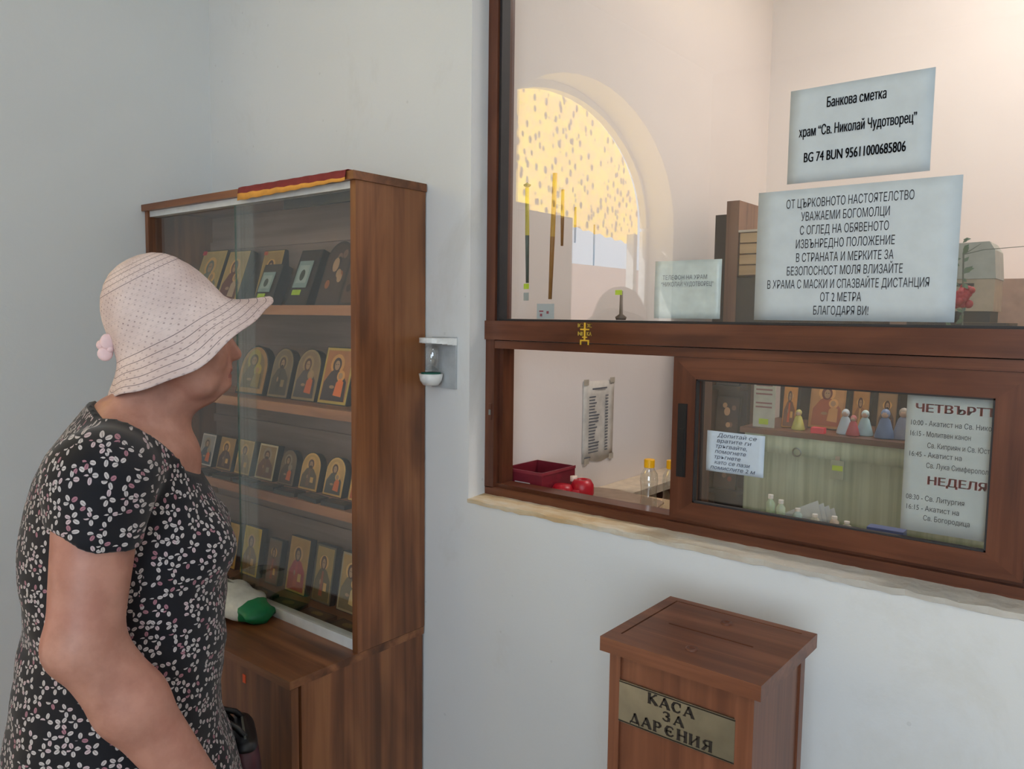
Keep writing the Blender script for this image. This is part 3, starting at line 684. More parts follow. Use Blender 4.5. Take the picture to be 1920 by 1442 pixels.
def engrave(word, xc, zb, hh, ww, y, mat, parent):
    bm = bmesh.new(); adv = 1.08; tot = len(word)*adv-.14; sx_ = ww/tot
    for i, ch in enumerate(word):
        ox = xc-ww/2+i*adv*sx_
        for (a, b, t) in GLY[ch][0]:
            ax, az, bx_, bz = ox+a[0]*sx_, zb+a[1]*hh, ox+b[0]*sx_, zb+b[1]*hh
            d = Vector((bx_-ax, bz-az)); nn = Vector((-d.y, d.x)).normalized()*t*hh*.78
            pts = [(ax+nn.x, az+nn.y), (ax-nn.x, az-nn.y), (bx_-nn.x, bz-nn.y), (bx_+nn.x, bz+nn.y)]
            flatpoly(bm, pts, y)
        for (u0, u1, v) in GLY[ch][1]:
            z = zb+v*hh; flatpoly(bm, [(ox+u0*sx_, z-.06*hh), (ox+u1*sx_, z-.06*hh), (ox+u1*sx_, z+.06*hh), (ox+u0*sx_, z+.06*hh)], y-.0001)
    me = bpy.data.meshes.new('lettering'); bm.to_mesh(me); bm.free(); return link('lettering', me, mat, parent, True)
dark = flat((30, 26, 24), .5)
engrave('КАСА', -.487, .9525, .0145, .072, by0-.0009, dark, plate)
engrave('ЗА', -.483, .9345, .0135, .034, by0-.0009, dark, plate)
engrave('ДАРЕНИЯ', -.487, .9145, .0145, .128, by0-.0009, dark, plate)

# ================================================================== PAPERS ON THE WINDOW
YP = .0785
def sheet(name, x0, x1, z0, z1, y, label, cat='sign', mat=None, group=None, t=.0006):
    e = empty(name, ((x0+x1)/2, y, z0), 0, label, cat, group)
    bm = bmesh.new(); nx = 10; nz = 8; g = []
    for i in range(nx+1):
        g.append([bm.verts.new((x0+(x1-x0)*i/nx, y-.0006-.0006*math.sin(i*.7+k*.5), z0+(z1-z0)*k/nz)) for k in range(nz+1)])
    for i in range(nx):
        for k in range(nz): bm.faces.new((g[i][k], g[i][k+1], g[i+1][k+1], g[i+1][k]))
    o = obj('paper', bm, mat or M['paper'], e, True, smooth=True)
    md = o.modifiers.new('t', 'SOLIDIFY'); md.thickness = .0004
    return e
def onp(e, y, lines, mat=None, bold=0):
    for s, xc, z, size, w in lines: text(s, xc, y, z, size, mat or M['ink'], e, bold, w)
p = sheet('bank_account_sign', -.5095, -.2835, 1.738, 1.897, YP, 'upper white paper sign on the pane with three bold lines')
onp(p, YP-.0022, [('Банкова сметка', -.400, 1.8605, .0235, .094), ('храм “Св. Николай Чудотворец”', -.399, 1.8160, .0235, .186), ('BG 74 BUN 95611000685806', -.401, 1.7725, .0235, .162)], bold=.0007)
p = sheet('church_notice', -.5600, -.2365, 1.500, 1.7275, YP, 'lower large white paper notice on the pane with nine lines')
onp(p, YP-.0022, [('ОТ ЦЪРКОВНОТО НАСТОЯТЕЛСТВО', -.406, 1.6955, .021, .205), ('УВАЖАЕМИ БОГОМОЛЦИ', -.410, 1.6725, .021, .143), ('С ОГЛЕД НА ОБЯВЕНОТО', -.411, 1.6490, .021, .144),
    ('ИЗВЪНРЕДНО ПОЛОЖЕНИЕ', -.409, 1.6255, .021, .160), ('В СТРАНАТА И МЕРКИТЕ ЗА', -.409, 1.6020, .021, .158), ('БЕЗОПОСНОСТ МОЛЯ ВЛИЗАЙТЕ', -.409, 1.5790, .021, .188),
    ('В ХРАМА С МАСКИ И СПАЗВАЙТЕ ДИСТАНЦИЯ', -.406, 1.5560, .021, .262), ('ОТ 2 МЕТРА', -.410, 1.5335, .021, .067), ('БЛАГОДАРЯ ВИ!', -.409, 1.5105, .021, .090)])
p = sheet('plastic_sleeve_note', -.770, -.630, 1.501, 1.6135, .0880, 'grey plastic sleeve with short note standing at the pane bottom', 'note', M['sleeve'])
onp(p, .0855, [('ТЕЛЕФОН НА ХРАМ', -.705, 1.5765, .012, .094), ('“НИКОЛАЙ ЧУДОТВОРЕЦ”', -.700, 1.5635, .012, .110)], M['greyink'])
p = sheet('handwritten_note', -.6395, -.5275, 1.213, 1.290, .0705, 'handwritten white note taped on the sliding pane', 'note', flat((190, 202, 214), .7, 0, .02))
for i, (s, x, w) in enumerate([('Допитай се', -.588, .075), ('вратите ги', -.591, .066), ('тръгвайте,', -.593, .062), ('помогнете', -.592, .060), ('тръгнете', -.595, .052), ('като се пази', -.583, .068), ('помислите 2 м', -.579, .086)]):
    o = text(s, x, .0683, 1.2795-i*.0103, .0105, flat((60, 66, 84), .7), p, 0, w); 
    for v in o.data.vertices: v.co.x += (v.co.z-1.25)*.25
p = sheet('service_schedule', -.2975, -.1640, 1.160, 1.3835, .0785, 'white service schedule with red day headings behind the sliding pane', 'sign', flat((178, 184, 184), .7, 0, .02))
yy = .0765
text('ЧЕТВЪРТЪК', -.285, yy, 1.356, .0185, M['redink'], p, .0007, .131, 'LEFT')
text('НЕДЕЛЯ', -.262, yy, 1.2395, .0185, M['redink'], p, .0007, .083, 'LEFT')
for s, x, z, w in (('10:00 - Акатист на Св. Николай', -.2915, 1.334, .128), ('16:15 - Молитвен канон', -.2915, 1.3165, .086), ('Св. Киприян и Св. Юстина', -.2645, 1.2985, .100), ('16:45 - Акатист на', -.2915, 1.2830, .075), ('Св. Лука Симферополски', -.2645, 1.2660, .100), ('08:30 - Св. Литургия', -.2915, 1.2120, .084), ('16:15 - Акатист на', -.2915, 1.1955, .076), ('Св. Богородица', -.2645, 1.1800, .066)):
    text(s, x, yy, z, .0118, M['ink'], p, 0, w, 'LEFT')
# price list on the kiosk side wall
e = empty('price_list', (-1.199, .56, 1.09), 0, 'taped price list sheet on the kiosk side wall', 'price list')
bm = bmesh.new(); g = []
for i in range(9):
    g.append([bm.verts.new((-1.1988+.002*math.sin(i*.9)*k/6+.0004, .481+.158*i/8, 1.095+(.231-.006*i/8)*k/6+(.004 if k == 0 else 0)*math.sin(i))) for k in range(7)])
for i in range(8):
    for k in range(6): bm.faces.new((g[i][k], g[i+1][k], g[i+1][k+1], g[i][k+1]))
o = obj('paper', bm, flat((206, 200, 190), .7), e, True, smooth=True); md = o.modifiers.new('t', 'SOLIDIFY'); md.thickness = .0004
bm = bmesh.new(); rnd = random.Random(4)
def wl(y0, y1, z, h=.0032): box(bm, -1.1966, -1.1958, y0, y1, z, z+h)
wl(.525, .60, 1.300, .004)
for i in range(19):
    z = 1.278-i*.0087; wl(.510, .510+rnd.uniform(.025, .055), z); wl(.594, .594+.014, z)
wl(.490, .520, 1.108); wl(.490, .515, 1.102)
tag(obj('lettering', bm, M['greyink'], e, True), kind='stuff')
for y, z in ((.492, 1.322), (.628, 1.322), (.628, 1.10), (.50, 1.10)): obj('tape', B(-1.1958, -1.1952, y-.012, y+.012, z-.008, z+.008), flat((186, 176, 160), .3), e, True)

# ================================================================== INSIDE THE KIOSK
ct = obj('service_counter', B(-1.199, .618, .1205, .335, 1.045, 1.075), M['ltwood'], bevel=.002)
tag(ct, 'pale wooden service counter behind the window', 'counter'); CZ = 1.0755
sp = obj('counter_support', B(-.62, -.60, .1205, .33, 0, 1.0445), M['kwood']); tag(sp, 'wooden support panel under the service counter', 'panel')
lc = empty('low_cupboard', (-1.14, .95, 0), 0, 'low brown cupboard with a cream top along the kiosk side wall', 'cupboard')
obj('body', B(-1.199, -1.10, .46, 1.72, 0, .992), M['kwood'], lc, True); obj('top', B(-1.199, -1.085, .45, 1.73, .9925, 1.016), flat((222, 204, 178), .5), lc, True, bevel=.003)
# red tray, red holder, mouse mat
tb = empty('red_tray', (-1.13, .18, CZ), 0, 'open dark red plastic box at left end of the counter', 'box')
bm = bmesh.new(); x0, x1, y0, y1, z0, z1 = -1.188, -1.072, .126, .262, CZ+.0004, CZ+.063; t = .003
box(bm, x0, x1, y0, y1, z0, z0+t); box(bm, x0, x0+t, y0, y1, z0+t, z1); box(bm, x1-t, x1, y0, y1, z0+t, z1); box(bm, x0+t, x1-t, y0, y0+t, z0+t, z1); box(bm, x0+t, x1-t, y1-t, y1, z0+t, z1)
obj('tray_body', bm, flat((116, 34, 46), .35), tb, True)
obj('tray_rim', box(B(x0-.002, x1+.002, y0-.002, y0, z1-.006, z1+.001), x1, x1+.002, y0, y1, z1-.006, z1+.001), flat((134, 48, 58), .3), tb, True)
obj('tray_label', B(-1.15, -1.105, y0-.0026, y0-.0021, z0+.030, z0+.036), flat((210, 200, 200), .4), tb, True)
rh = empty('red_tape_holder', (-1.035, .20, CZ), R(20), 'small bright red rounded holder beside the red box', 'holder')
bm = lathe(bmesh.new(), [(0, 0), (.022, 0), (.026, .008), (.026, .022), (.020, .031), (0, .033)], 20, (-.022, -.012, .0005)); lathe(bm, [(0, 0), (.024, 0), (.028, .01), (.027, .03), (.020, .042), (.012, .043), (.011, .034), (0, .034)], 20, (.020, .012, .0005)); box(bm, -.02, .02, -.016, .016, .0005, .022)
obj('holder_body', bm, flat((178, 18, 38), .35), rh, smooth=True)
obj('roll', lathe(bmesh.new(), [(0, .036), (.009, .036), (.009, .048), (0, .05)], 14, (-.002, .016, 0)), flat((226, 206, 190), .5), rh, smooth=True)
bm = bmesh.new(); prism(bm, [(-.135, -.02), (-.09, -.052), (.05, -.062), (.118, -.055), (.128, -.035), (.10, .048), (.08, .058), (-.05, .075), (-.10, .06)], 0, .004, 0, 'XY')
o = obj('mouse_mat', bm, flat((146, 126, 108), .8), None, bevel=.001); o.location = (-.945, .250, CZ+.0004); o.rotation_euler = (0, 0, R(-6)); tag(o, 'flat greyish brown mat lying on the counter', 'mat')
def bottle(x, y, label):
    e = empty('plastic_bottle', (x, y, CZ+.0006), 0, label, 'bottle', 'clear bottles with yellow caps on the counter')
    obj('bottle_body', lathe(bmesh.new(), [(0, .0), (.017, .0), (.0195, .005), (.020, .02), (.0185, .03), (.0165, .045), (.0175, .062), (.0195, .075), (.018, .090), (.011, .102), (.009, .108), (0, .1085)], 24), M['bottle'], e, smooth=True)
    obj('cap', lathe(bmesh.new(), [(0, .105), (.0115, .105), (.0115, .121), (.0105, .1225), (0, .1225)], 20), flat((240, 178, 10), .4), e)
bottle(-.8165, .17, 'clear plastic bottle with yellow cap in the open hatch, left of two')
bottle(-.7735, .19, 'clear plastic bottle with yellow cap beside the sliding sash, right of two')
# dark picture rack, left behind the sliding pane
rk = empty('picture_rack', (-.85, .62, 0), 0, 'dark narrow picture rack behind the left part of the sliding pane', 'rack')
obj('rack_board', B(-.955, -.795, .64, .66, 0, 1.46), M['darkwood'], rk, True); obj('rack_post', B(-.895, -.875, .60, .6395, 0, 1.46), M['kwood'], rk, True)
for z in (1.06, 1.20, 1.33): obj('rack_ledge', B(-.87, -.795, .59, .6395, z-.012, z), M['darkwood'], rk, True)
for j, (z, c, s) in enumerate(((1.0605, (104, 52, 36), 'lowest'), (1.2005, (72, 58, 52), 'middle'), (1.3305, (64, 50, 46), 'topmost'))):
    icon('carved_icon', -.866, -.803, .602, z, .10, 'carved', 'rect', (54, 42, 38), HAL, (44, 32, 30), c, (104, 84, 78), (46, 36, 34), 'small dark icon on the picture rack behind the sliding pane, %s of three' % s, 'icons on the picture rack', 8, t=.010)
# green cloth covered stand with a brown top board
def green():
    q = NM('green_cloth', .8); n = q.noise(q.coord('Object', (60, 60, 1.5)), 1, 3)
    q.color(q.ramp(n, [(.35, lin((168, 178, 146))), (.65, lin((202, 210, 180)))])); return q.m
gs = empty('display_stand', (-.4, .75, 0), 0, 'display stand draped in pale green cloth behind the sliding pane', 'stand')
obj('stand_body', B(-.79, .45, .625, .90, 0, 1.214), M['kwood'], gs, True)
bm = bmesh.new(); n = 240; g = []
for i in range(n+1):
    x = -.785+1.235*i/n
    a = .0035*math.sin(x*120)+.002*math.sin(x*53)
    g.append([bm.verts.new((x, .612-a, .55)), bm.verts.new((x, .613-a*.8, 1.10)), bm.verts.new((x, .6145-.0012*math.sin(x*90), 1.168)), bm.verts.new((x, .608, 1.170)), bm.verts.new((x, .606, 1.195)), bm.verts.new((x, .608, 1.2135))])
for i in range(n):
    for k in range(5): bm.faces.new((g[i][k], g[i+1][k], g[i+1][k+1], g[i][k+1]))
obj('cloth_skirt', bm, green(), gs, True, smooth=True)
obj('top_board', B(-.795, .455, .598, .905, 1.2145, 1.228), wood('stand_top', 'X', (84, 50, 36), (104, 66, 48), (120, 80, 60), .4, False), gs, True, bevel=.001)
obj('hook_ring', (lambda b: b)(tube(bmesh.new(), [(-.650+.010*math.cos(a*.4), .602, 1.178+.010*math.sin(a*.4)) for a in range(17)], .0018, 6)), M['steel'], gs, True)
bkd = obj('back_board', B(-.79, .45, .86, .875, 1.2285, 1.462), M['darkwood'], gs, True)
TZ = 1.2285
c = empty('price_card', (-.745, .625, TZ), 0, 'upright printed card with green price tag on the stand top', 'card')
obj('card', B(-.772, -.716, .624, .626, TZ+.0004, TZ+.118), flat((196, 196, 180), .6), c, True)
bm = bmesh.new()
for k, z in enumerate((.105, .094, .083, .060, .050)): box(bm, -.766, -.724+.0, .6232, .6238, TZ+z, TZ+z+.004)
tag(obj('lettering', bm, flat((150, 104, 100), .6), c, True), kind='stuff')
obj('price_tag', B(-.756, -.732, .6228, .6238, TZ+.008, TZ+.022), M['tag'], c, True)
IG = 'icons standing on the green draped stand'
icon('icon', -.712, -.676, .66, TZ, .115, 'saint', 'rect', (196, 148, 74), HAL, BR, (120, 80, 50), OR, (190, 140, 70), 'narrow golden icon right of the printed card on the stand', IG, 8)
icon('icon', -.660, -.570, .70, TZ, .130, 'madonna', 'rect', (186, 150, 104), (210, 176, 120), (110, 56, 46), (160, 92, 66), (196, 160, 110), (176, 140, 92), 'largest gold and red icon in the middle of the stand', IG, 10)
icon('icon', -.555, -.515, .70, TZ, .105, 'saint', 'rect', (176, 138, 82), HAL, BR, (150, 110, 70), (196, 170, 120), (160, 120, 70), 'small brown gold icon right of the largest one on the stand', IG, 8)
icon('icon', -.500, -.455, .71, TZ, .100, 'christ', 'rect', (150, 130, 100), HAL, BR, (96, 84, 84), (150, 130, 110), (130, 110, 84), 'small greyish icon behind the blue figurines on the stand', IG, 8)
def figurine(x, y, h, c1, c2, label):
    e = empty('figurine', (x, y, TZ+.0004), 0, label, 'figurine', 'figurines on the green draped stand')
    obj('robe', lathe(bmesh.new(), [(0, 0), (.30*h, 0), (.33*h, .05*h), (.24*h, .35*h), (.16*h, .62*h), (.09*h, .70*h), (0, .72*h)], 18, sy=.7), flat(c1, .5), e, smooth=True)
    bm = bmesh.new(); ball(bm, (0, -.01*h, .80*h), .13*h); obj('head', bm, flat((206, 176, 156), .5), e, smooth=True)
    bm = bmesh.new(); ball(bm, (0, .02*h, .82*h), .15*h, sc=(1, 1, 1.1)); obj('veil', bm, flat(c2, .5), e, smooth=True)
figurine(-.662, .640, .052, (196, 190, 96), (210, 200, 120), 'tiny yellow figurine left of the big icon')
figurine(-.552, .645, .062, (190, 208, 220), (210, 222, 230), 'white and pale blue figurine, left of the red one')
figurine(-.530, .632, .050, (180, 70, 80), (206, 120, 120), 'tiny red robed figurine between the blue ones')
figurine(-.510, .655, .062, (172, 206, 214), (200, 224, 228), 'pale turquoise figurine on the stand')
figurine(-.462, .640, .070, (104, 132, 176), (128, 150, 190), 'blue robed figurine on the stand')
figurine(-.425, .650, .075, (140, 150, 178), (170, 160, 150), 'grey blue figurine with a tan head cover')
figurine(-.388, .645, .070, (164, 156, 190), (180, 180, 210), 'lilac figurine beside the schedule paper')
o = obj('red_packet', B(-.620, -.590, .605, .628, TZ+.0004, TZ+.014), flat((226, 52, 74), .5), bevel=.001); tag(o, 'small red packet at the front edge of the stand', 'packet')
e = empty('hanging_packet', (-.553, .604, 1.12), 0, 'small clear packet with green label hanging on the green cloth', 'packet')
obj('packet_body', B(-.568, -.538, .6005, .6042, 1.125, 1.170), flat((170, 176, 150), .3), e, True); obj('price_tag', B(-.564, -.540, .5994, .6004, 1.146, 1.158), M['tag'], e, True); obj('hang_strip', B(-.558, -.548, .6015, .6035, 1.170, 1.180), flat((176, 160, 140), .4), e, True)
# things on the counter seen through the sliding pane
def vial(x, y, r, h, c, label):
    e = empty('glass_vial', (x, y, CZ+.0006), 0, label, 'vial', 'small bottles behind the sliding pane')
    obj('vial_body', lathe(bmesh.new(), [(0, 0), (r, 0), (r, h*.7), (r*.5, h*.82), (r*.45, h*.9), (0, h*.9)], 16), flat(c, .25), e, smooth=True)
    obj('cap', lathe(bmesh.new(), [(0, h*.86), (r*.6, h*.86), (r*.6, h), (0, h)], 14), M['white'], e)
for i, (x, h, c, l) in enumerate([(-.592, .060, (176, 206, 176), 'pale green vial, first from left on the counter'), (-.570, .052, (190, 214, 190), 'pale green vial, second from left on the counter'), (-.535, .040, (176, 206, 206), 'pale blue vial under the fanned paper sheets'), (-.500, .034, (206, 206, 190), 'cream vial right of the pale blue one'), (-.462, .036, (214, 196, 180), 'pinkish vial near the middle of the counter'), (-.438, .030, (206, 206, 186), 'short cream vial right of the pinkish one')]):
    vial(x, .285, .009, h, c, l)
e = empty('paper_sheets', (-.52, .32, CZ), 0, 'fanned white paper sheets leaning behind the vials', 'papers')
for k in range(4):
    bm = bmesh.new(); a = .010*k
    prism(bm, [(-.578+a, 1.092-.004*k), (-.505+a, 1.132-.004*k), (-.492+a, 1.078), (-.570+a, 1.0765)], .315+.003*k, .3158+.003*k)
    obj('sheet', bm, M['paper'], e, True)
e = empty('blue_packet', (-.36, .29, CZ), 0, 'blue and white packet on the counter below the schedule', 'packet')
obj('box_body', B(-.400, -.335, .28, .31, CZ+.0005, CZ+.028), flat((70, 92, 150), .4), e, True, bevel=.001); obj('print', B(-.392, -.362, .2790, .2797, CZ+.006, CZ+.022), flat((150, 180, 214), .5), e, True)
o = obj('orange_roll', tube(bmesh.new(), [(-.292, .24, CZ+.0065), (-.245, .235, CZ+.0065)], .006, 14), flat((214, 110, 66), .5), None, smooth=True); tag(o, 'small orange roll lying on the counter under the schedule', 'roll')
# candles taped behind the upper pane
def candle(x0, z0, x1, z1, r, c1, c2, label, finial=False, tagc=True):
    e = empty('wax_candle', (x1, .088, min(z0, z1)), 0, label, 'candle', 'long candles fixed behind the upper pane')
    zm = z1+(z0-z1)*.72
    bm = tube(bmesh.new(), [(x1, .088+r*.3, z1), (x1+(x0-x1)*.5, .088+r*.3, (z0+z1)/2), (x0, .088+r*.3, z0)], [r*.75, r, r*.95], 10)
    for f in bm.faces: f.material_index = 1 if f.calc_center_median().z > zm else 0  # second colour on top: the arch's yellow reflection painted into the wax
    obj('candle_stick', bm, [flat(c1, .45), flat(c2, .45)], e, True, smooth=True)
    if finial: obj('finial', lathe(bmesh.new(), [(0, 0), (.006, .002), (.009, .006), (.004, .009), (0, .012)], 12, (x0, .088+r*.3, z0)), flat((70, 110, 110), .5), e, True)
    if tagc:
        obj('price_tag', B(x1-.007, x1+.007, .0852, .0866, z1-.014, z1-.002), M['tag'], e, True)
        obj('barcode_label', box(B(x1-.007, x1+.007, .0852, .0866, z1-.040, z1-.022), x1-.007, x1+.007, .0848, .0852, z1-.030, z1-.027), flat((170, 176, 172), .5), e, True)
candle(-1.098, 1.788, -1.094, 1.577, .0048, (74, 92, 84), (196, 178, 70), 'dark green candle with a finial and price tag, leftmost', True)
candle(-1.022, 1.812, -1.030, 1.540, .0055, (158, 110, 50), (196, 150, 60), 'thickest honey brown candle', False, False)
candle(-1.000, 1.775, -1.000, 1.655, .0040, (150, 102, 48), (196, 150, 60), 'honey brown candle right of the thickest one', False, False)
candle(-.966, 1.735, -.966, 1.660, .0028, (150, 106, 50), (200, 160, 60), 'thin yellowish candle, second from right', False, False)
candle(-.917, 1.695, -.917, 1.610, .0020, (130, 110, 96), (150, 120, 90), 'thinnest brownish candle, rightmost', False, False)
e = empty('picture_card', (-1.04, .09, 1.496), 0, 'small white card with red marks at the pane bottom', 'card')
obj('card', B(-1.065, -1.018, .0885, .0893, 1.4965, 1.530), M['paper'], e, True); bm = B(-1.058, -1.047, .0878, .0884, 1.512, 1.515); box(bm, -1.056, -1.05, .0878, .0884, 1.502, 1.508); box(bm, -1.038, -1.032, .0878, .0884, 1.508, 1.514)
obj('print', bm, flat((150, 70, 84), .6), e, True)
e = empty('tagged_trinket', (-.855, .09, 1.496), 0, 'small dark trinket with yellow tag at the pane bottom', 'trinket')
obj('trinket_body', lathe(bmesh.new(), [(0, 0), (.010, 0), (.012, .006), (.004, .012), (.003, .06), (0, .061)], 14, (-.853, .098, 1.4965)), flat((110, 96, 84), .5), e, True, smooth=True); obj('price_tag', B(-.861, -.845, .0862, .0872, 1.548, 1.558), M['tag'], e, True)
# wooden pigeonhole organiser at the back left
og = empty('wooden_organiser', (-1.0, 1.15, 0), 0, 'tall brown wooden organiser with pale drawers left of the large notice', 'organiser')
obj('side_board', B(-1.030, -.990, 1.0, 1.32, 0, 1.862), M['kwood'], og, True, bevel=.002); obj('back_board', B(-1.075, -1.031, 1.02, 1.32, 0, 1.825), M['darkwood'], og, True)
obj('shelf_front', B(-.9898, -.62, 1.0, 1.30, 1.49, 1.63), M['darkwood'], og, True)
obj('drawer_case', B(-.9898, -.70, 1.01, 1.30, 1.632, 1.765), M['kwood'], og, True); obj('case_top', B(-.9898, -.70, 1.0, 1.30, 1.7652, 1.772), flat((206, 196, 180), .5), og, True)
for k in range(4): obj('drawer', B(-.982, -.71, .996, 1.0098, 1.636+.0325*k, 1.664+.0325*k), M['ltwood'], og, True, bevel=.001)
# grey office device and flowers, right
sd = obj('side_desk', B(-.62, .60, 1.30, 1.73, .0, 1.625), flat((178, 142, 122), .6)); tag(sd, 'pinkish beige cupboard along the kiosk back wall', 'cupboard')
gd = empty('grey_device', (-.33, 1.1, 1.49), 0, 'grey boxy device with beige base beside the large notice', 'device')
st = obj('device_stand', B(-.52, -.28, 1.06, 1.24, .0, 1.50), M['darkwood']); tag(st, 'dark narrow stand under the grey device', 'stand')
obj('base_plate', B(-.50, -.325, 1.08, 1.22, 1.5005, 1.530), M['gasket'], gd, True, bevel=.002)
obj('lower_case', B(-.49, -.318, 1.075, 1.22, 1.5305, 1.615), flat((176, 160, 138), .5), gd, True, bevel=.003); obj('slot', B(-.44, -.365, 1.073, 1.0749, 1.596, 1.604), M['gasket'], gd, True)
bm = bmesh.new(); prism(bm, [(-.49, 1.6155), (-.316, 1.6155), (-.322, 1.690), (-.335, 1.712), (-.47, 1.708), (-.49, 1.70)], 1.07, 1.22); obj('upper_case', bm, flat((160, 164, 156), .5), gd, True, bevel=.004)
fl = empty('flower_spray', (-.335, .72, 1.2), 0, 'red flower and green leaves at right edge of the large notice', 'flowers')
bm = bmesh.new(); rnd = random.Random(9)
FX, FY, FZ = -.335, .74, 1.56
for i in range(26):
    a = rnd.uniform(0, 6.28); r_ = rnd.uniform(.003, .02); ball(bm, (FX+r_*math.cos(a), FY+.6*r_*math.sin(a), FZ+rnd.uniform(-.022, .022)), rnd.uniform(.006, .011), 0, 8)
obj('blossom', bm, flat((160, 34, 48), .6), fl, True, smooth=True)
bm = bmesh.new()
for z in np.linspace(-.16, .13, 34):
    c0 = Vector((FX-.004+rnd.gauss(0, .006), FY+rnd.gauss(0, .008), FZ+z)); d = Vector((rnd.uniform(-1, 1), rnd.uniform(-.5, .5), rnd.uniform(-.3, 1))).normalized()*rnd.uniform(.015, .03); s_ = Vector((-d.z, 0, d.x))*.25
    bm.faces.new([bm.verts.new(c0), bm.verts.new(c0+d*.5+s_), bm.verts.new(c0+d), bm.verts.new(c0+d*.5-s_)])
tag(obj('leaves', bm, flat((92, 118, 96), .6), fl, True), kind='stuff')
bm = tube(bmesh.new(), [(FX, FY, TZ+.0), (FX+.004, FY, 1.45), (FX-.004, FY, 1.66)], .002, 6)
tube(bm, [(FX-.003, FY, 1.655), (FX+.035, FY, 1.664), (FX+.13, FY-.01, 1.668)], [.0012, .001, .0007], 6); tube(bm, [(FX-.003, FY, 1.655), (FX+.03, FY, 1.678)], [.0012, .0006], 6)
obj('stem', bm, flat((96, 104, 92), .6), fl, True)
fp = obj('flower_vase', lathe(bmesh.new(), [(0, 0), (.022, 0), (.026, .03), (.016, .07), (.010, .10), (.013, .12), (.009, .12), (.007, .08), (0, .07)], 20, (FX, FY, TZ+.0005)), flat((150, 126, 70), .4), None, smooth=True)
tag(fp, 'small brass coloured vase holding the red flower spray', 'vase')

